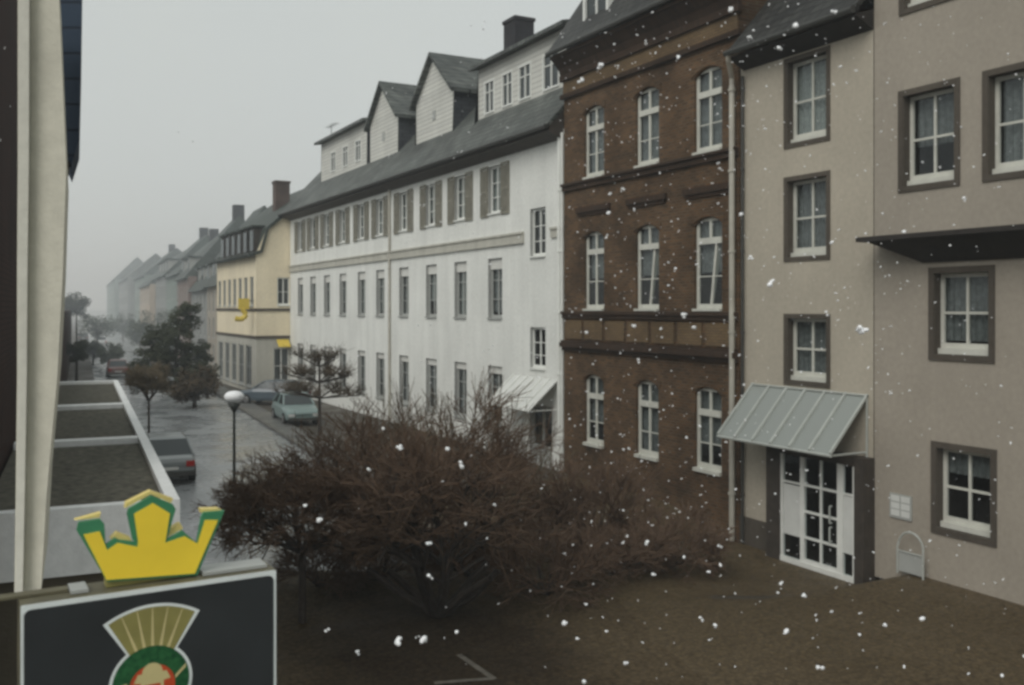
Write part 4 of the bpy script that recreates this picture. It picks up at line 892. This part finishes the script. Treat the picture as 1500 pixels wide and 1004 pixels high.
# ------------------------------------------------------------------ parked cars
def car_paint(name, col): 
    m, nt, b = new_mat(name); c = ramp(nt, noise(nt, 2, 3), [(.3, k(col, .9)), (.7, k(col, 1.08))]); nt.links.new(c, b.inputs['Base Color'])
    b.inputs['Roughness'].default_value = .35; b.inputs['Coat Weight'].default_value = .5; b.inputs['Coat Roughness'].default_value = .1; return m
M['tyre'] = plain('tyre', (.015, .015, .015), .85); M['tail'] = plain('red_lens', (.30, .015, .01), .25, bs=0); M['lamp'] = plain('clear_lens', (.55, .56, .55), .2, bs=0); M['rim'] = plain('wheel_rim', (.3, .3, .3), .4, .6)
def car(label, col, x, y, rz):
    o = bpy.data.objects.new('parked_car', None); COL.objects.link(o); OFF[o.name] = Vector(); tag(o, label, 'car', 'cars parked along the street')
    sec = [(-2.05, .45, .72), (-2.0, .35, .84), (-1.7, .28, .92), (-.6, .25, .93), (.9, .25, .92), (1.7, .27, .80), (2.05, .35, .68), (2.1, .42, .62)]
    mb = MB(); hw_ = .83; L = []
    for (xx, zl, zh) in sec:
        w = hw_ * (1 - .10 * (abs(xx) / 2.1) ** 4); L.append([(xx, -w*.94, zl), (xx, -w, zl + .15), (xx, -w, zh - .16), (xx, -w * .90, zh), (xx, w * .90, zh), (xx, w, zh - .16), (xx, w, zl + .15), (xx, w*.94, zl)])
    for a, b in zip(L, L[1:]):
        for i in range(8): j = (i + 1) % 8; mb.face([a[i], b[i], b[j], a[j]])
    mb.face(list(reversed(L[0]))); mb.face(L[-1])
    # roof panel and pillars
    mb.hexa([(-1.15, -.60, 1.36), (.25, -.60, 1.36), (.25, .60, 1.36), (-1.15, .60, 1.36), (-1.0, -.52, 1.42), (.15, -.52, 1.42), (.15, .52, 1.42), (-1.0, .52, 1.42)])
    for sy in (-1, 1):
        for (xa, xb) in ((-1.78, -1.13), (-.45, -.42), (.98, .24)): mb.tube((xa, sy * .745, .91), (xb, sy * .60, 1.37), .04, .035, 5)
    body = mb.build('body', col, o, smooth=False, fix=True)
    mb = MB(); a = [(-1.75, -.735, .90), (.95, -.735, .90), (.95, .735, .90), (-1.75, .735, .90)]; b = [(-1.14, -.59, 1.36), (.24, -.59, 1.36), (.24, .59, 1.36), (-1.14, .59, 1.36)]; mb.hexa(a + b); mb.build('windows', M['glass_far'], o)
    for sx in (-1.25, 1.3):
        for sy in (-1, 1):
            mb = MB(); mb.tube((sx, sy * .62, .30), (sx, sy * .845, .30), .30, .30, 18, True); w = mb.build('wheel', M['tyre'], o); mb = MB(); mb.tube((sx, sy * .846, .30), (sx, sy * .86, .30), .18, .16, 12, True); mb.build('rim', M['rim'], w)
    for sy in (-1, 1):
        mb = MB(); mb.box(-2.075, -1.98, sy * .62 - .13, sy * .62 + .13, .58, .76); mb.build('tail_light', M['tail'], o)
        mb = MB(); mb.box(2.02, 2.115, sy * .58 - .15, sy * .58 + .15, .47, .59); mb.build('headlight', M['lamp'], o)
    mb = MB(); mb.box(-2.075, -2.03, -.26, .26, .49, .58); mb.build('number_plate', M['notice'], o)
    mb = MB(); mb.box(-2.14, -2.02, -.76, .76, .30, .42); mb.build('bumper', M['gutter'], o)
    mb = MB(); mb.box(2.05, 2.17, -.74, .74, .28, .40); mb.build('bumper', M['gutter'], o)
    o.location = (x, y, .006); o.rotation_euler = (0, 0, rz); return o
SAZ = math.pi / 2 - SA
M['car_grey'] = car_paint('grey_car_paint', (.20, .22, .22)); M['car_teal'] = car_paint('teal_car_paint', (.20, .27, .26)); M['car_blue'] = car_paint('slate_blue_car_paint', (.075, .10, .12)); M['car_white'] = car_paint('white_car_paint', (.6, .62, .62)); M['car_red'] = car_paint('dull_red_car_paint', (.16, .07, .06)); M['car_dark'] = car_paint('dark_car_paint', (.03, .035, .04))
p = gpt(248, 712); car('silver grey car with red tail lights parked beyond the flat roofs', M['car_grey'], p[0] + .15, p[1] + 2.0, SAZ)
p = gpt(400, 592); car('slate blue car at the foot of the yellow house', M['car_blue'], p[0], p[1], SAZ + .9)
p = gpt(432, 618); car('pale teal car facing the camera left of the pollarded tree', M['car_teal'], p[0], p[1], SAZ + math.pi)
p = gpt(172, 552); car('dull red car parked in the street left of the evergreen', M['car_red'], p[0], p[1], SAZ)
p = gpt(205, 562); car('grey car beneath the left side of the evergreen', M['car_grey'], p[0], p[1], SAZ)
p = gpt(148, 507); car('white car far down the road in the haze', M['car_white'], p[0], p[1], SAZ)
p = gpt(122, 500); car('dark car far down the left side of the road', M['car_dark'], p[0], p[1], SAZ)

# ------------------------------------------------------------------ falling snow
def flake(mb, c, r, rng):
    for _ in range(rng.choice((2, 3, 3, 4))):
        mb.blob(Vector(c) + Vector((rng.gauss(0, .45), rng.gauss(0, .3), rng.gauss(0, .35))) * r, r * rng.uniform(.35, .68), sx=rng.uniform(.7, 1.3), sz=rng.uniform(.6, 1.1), jit=.35, nu=6, nv=4, rng=rng)
zones = [('big snowflake falling in front of the dark twiggy shrubs', 'snowflakes before the shrubs', [(670,680,15),(655,657,8),(586,657,9),(540,688,7),(470,763,12),(628,796,8),(630,846,9),(585,941,14),(621,937,15),(669,925,9),(480,925,8),(526,955,7),(448,741,7),(561,627,7),(682,770,6),(725,740,6)]),
         ('big snowflake falling above the dark ground', 'snowflakes over the ground', [(952,798,13),(957,841,8),(828,912,11),(846,935,9),(857,998,11),(1053,799,7),(1056,827,6),(1038,838,6),(1152,925,10),(1050,915,11),(1026,907,8),(1202,977,11),(1352,909,14),(1297,915,8),(1215,895,8),(1177,875,10),(1142,856,8),(1139,868,6),(918,788,6),(1259,930,6)]),
         ('big snowflake falling in front of the brown brick front', 'snowflakes before the brick house', [(880,98,10),(851,118,10),(895,285,10),(892,312,8),(1002,462,10),(1020,481,9),(930,478,8),(858,486,7),(912,278,7),(1052,240,7),(1057,248,7),(936,528,7),(995,85,7),(945,62,7)]),
         ('big snowflake falling in front of the tan and taupe walls', 'snowflakes before the plastered walls', [(1130,412,14),(1262,482,18),(1100,380,9),(1120,190,6),(1143,70,8),(1085,313,8),(1220,355,7),(1255,105,7),(1231,98,6),(1325,340,8),(1412,292,7)]),
         ('big snowflake falling in front of the dark eaves and roofs', 'snowflakes before the dark roofs', [(1070,15,14),(1166,37,14),(1220,18,12),(1098,55,7)])]
rs = random.Random(41)
for lab, grp, lst in zones:
    for (x, y, px) in lst:
        t = rs.uniform(2.6, 4.2); mb = MB(); c = at_depth(x, y, t); flake(mb, (0, 0, 0), px * .5 * t / FPX, rs)
        o = mb.build('snowflake', M['snow'], smooth=True); o.location = c; tag(o, lab, 'snowflake', grp)
mb = MB(); i = 0
while i < 2300:
    p = Vector((rs.uniform(-.2, 15.5), rs.uniform(1.5, 24), rs.uniform(.3, 12.5))); t = p.x * SY + p.y * CY
    if t < 3.2: continue
    u = 750 + FPX * (p.x * CY - p.y * SY) / t
    if u < 560 and rs.random() < .93: continue
    if u < 820 and rs.random() < .6: continue
    flake(mb, p, (.0028 + .0062 * rs.random() ** 2) * (1 + t / 9), rs); i += 1
tag(mb.build('falling_snow', M['snow'], smooth=True), 'fine snow falling all across the street', 'snow', kind='stuff')

# ------------------------------------------------------------------ haze over the far street
def haze(name, label, y0, y1, dens, top):
    mb = MB(); mb.box(-300, 300, y0, y1, -.6, top); o = mb.build(name, [])
    m = bpy.data.materials.new('snow_haze'); m.use_nodes = True; nt = m.node_tree; nt.nodes.remove(nt.nodes['Principled BSDF'])
    vs = nt.nodes.new('ShaderNodeVolumeScatter'); vs.inputs['Color'].default_value = (.88, .95, 1, 1); vs.inputs['Density'].default_value = dens
    nt.links.new(vs.outputs[0], nt.nodes['Material Output'].inputs['Volume']); o.data.materials.append(m)
    return tag(o, label, 'haze', kind='stuff')
haze('haze', 'grey snow haze hanging over the far end of the street', 66, 700, .0040, 30)
haze('haze', 'thin veil of snow haze in front of the nearer houses', -40, 65.9, .0012, 30)

# ------------------------------------------------------------------ sky, sun, camera
SUN_EL, SUN_AZ = rad(42), rad(240)     # azimuth measured clockwise from +Y
w = bpy.data.worlds.new('World'); sc.world = w; w.use_nodes = True; nt = w.node_tree; bg = nt.nodes['Background']
sk = nt.nodes.new('ShaderNodeTexSky'); sk.sky_type = 'NISHITA'; sk.sun_disc = False; sk.sun_elevation = SUN_EL; sk.sun_rotation = SUN_AZ
sk.air_density = 1; sk.dust_density = 4
hsv = nt.nodes.new('ShaderNodeHueSaturation'); hsv.inputs['Saturation'].default_value = .25; nt.links.new(sk.outputs[0], hsv.inputs['Color'])
tc = nt.nodes.new('ShaderNodeTexCoord'); nz = nt.nodes.new('ShaderNodeTexNoise'); nz.inputs['Scale'].default_value = 1.6; nz.inputs['Detail'].default_value = 4; nt.links.new(tc.outputs['Generated'], nz.inputs['Vector'])
cl = ramp(nt, nz.outputs['Fac'], [(.3, (5.95, 6.4, 6.4)), (.7, (6.4, 6.75, 6.5))])
mx = nt.nodes.new('ShaderNodeMix'); mx.data_type = 'RGBA'; mx.inputs['Factor'].default_value = .86; nt.links.new(hsv.outputs[0], mx.inputs[6]); nt.links.new(cl, mx.inputs[7])
nt.links.new(mx.outputs[2], bg.inputs['Color']); bg.inputs['Strength'].default_value = .1
sun = bpy.data.lights.new('sun', 'SUN'); sun.energy = 1.5; sun.angle = rad(40); sun.color = (1, .97, .92)
so = bpy.data.objects.new('sun', sun); COL.objects.link(so)
dv = Vector((math.sin(SUN_AZ) * math.cos(SUN_EL), math.cos(SUN_AZ) * math.cos(SUN_EL), math.sin(SUN_EL)))
so.rotation_euler = (-dv).to_track_quat('-Z', 'Y').to_euler(); so.location = (-10, -10, 30)
cd = bpy.data.cameras.new('camera'); co = bpy.data.objects.new('camera', cd); COL.objects.link(co); sc.camera = co
co.location = CAM; co.rotation_euler = (math.pi / 2, 0, -YAW)
cd.sensor_width = 36; cd.lens = FPX / 1500 * 36; cd.shift_y = -(502 - HY) / 1500; cd.dof.use_dof = True; cd.dof.focus_distance = 16; cd.dof.aperture_fstop = 5.6; cd.clip_start = .05; cd.clip_end = 6000
sc.view_settings.view_transform = 'Standard'; sc.view_settings.look = 'None'; sc.view_settings.exposure = 0
sc.cycles.filter_width = 3.0; sc.cycles.volume_bounces = 3; sc.cycles.max_bounces = 6; sc.cycles.transparent_max_bounces = 16
sc.cycles.use_denoising = True
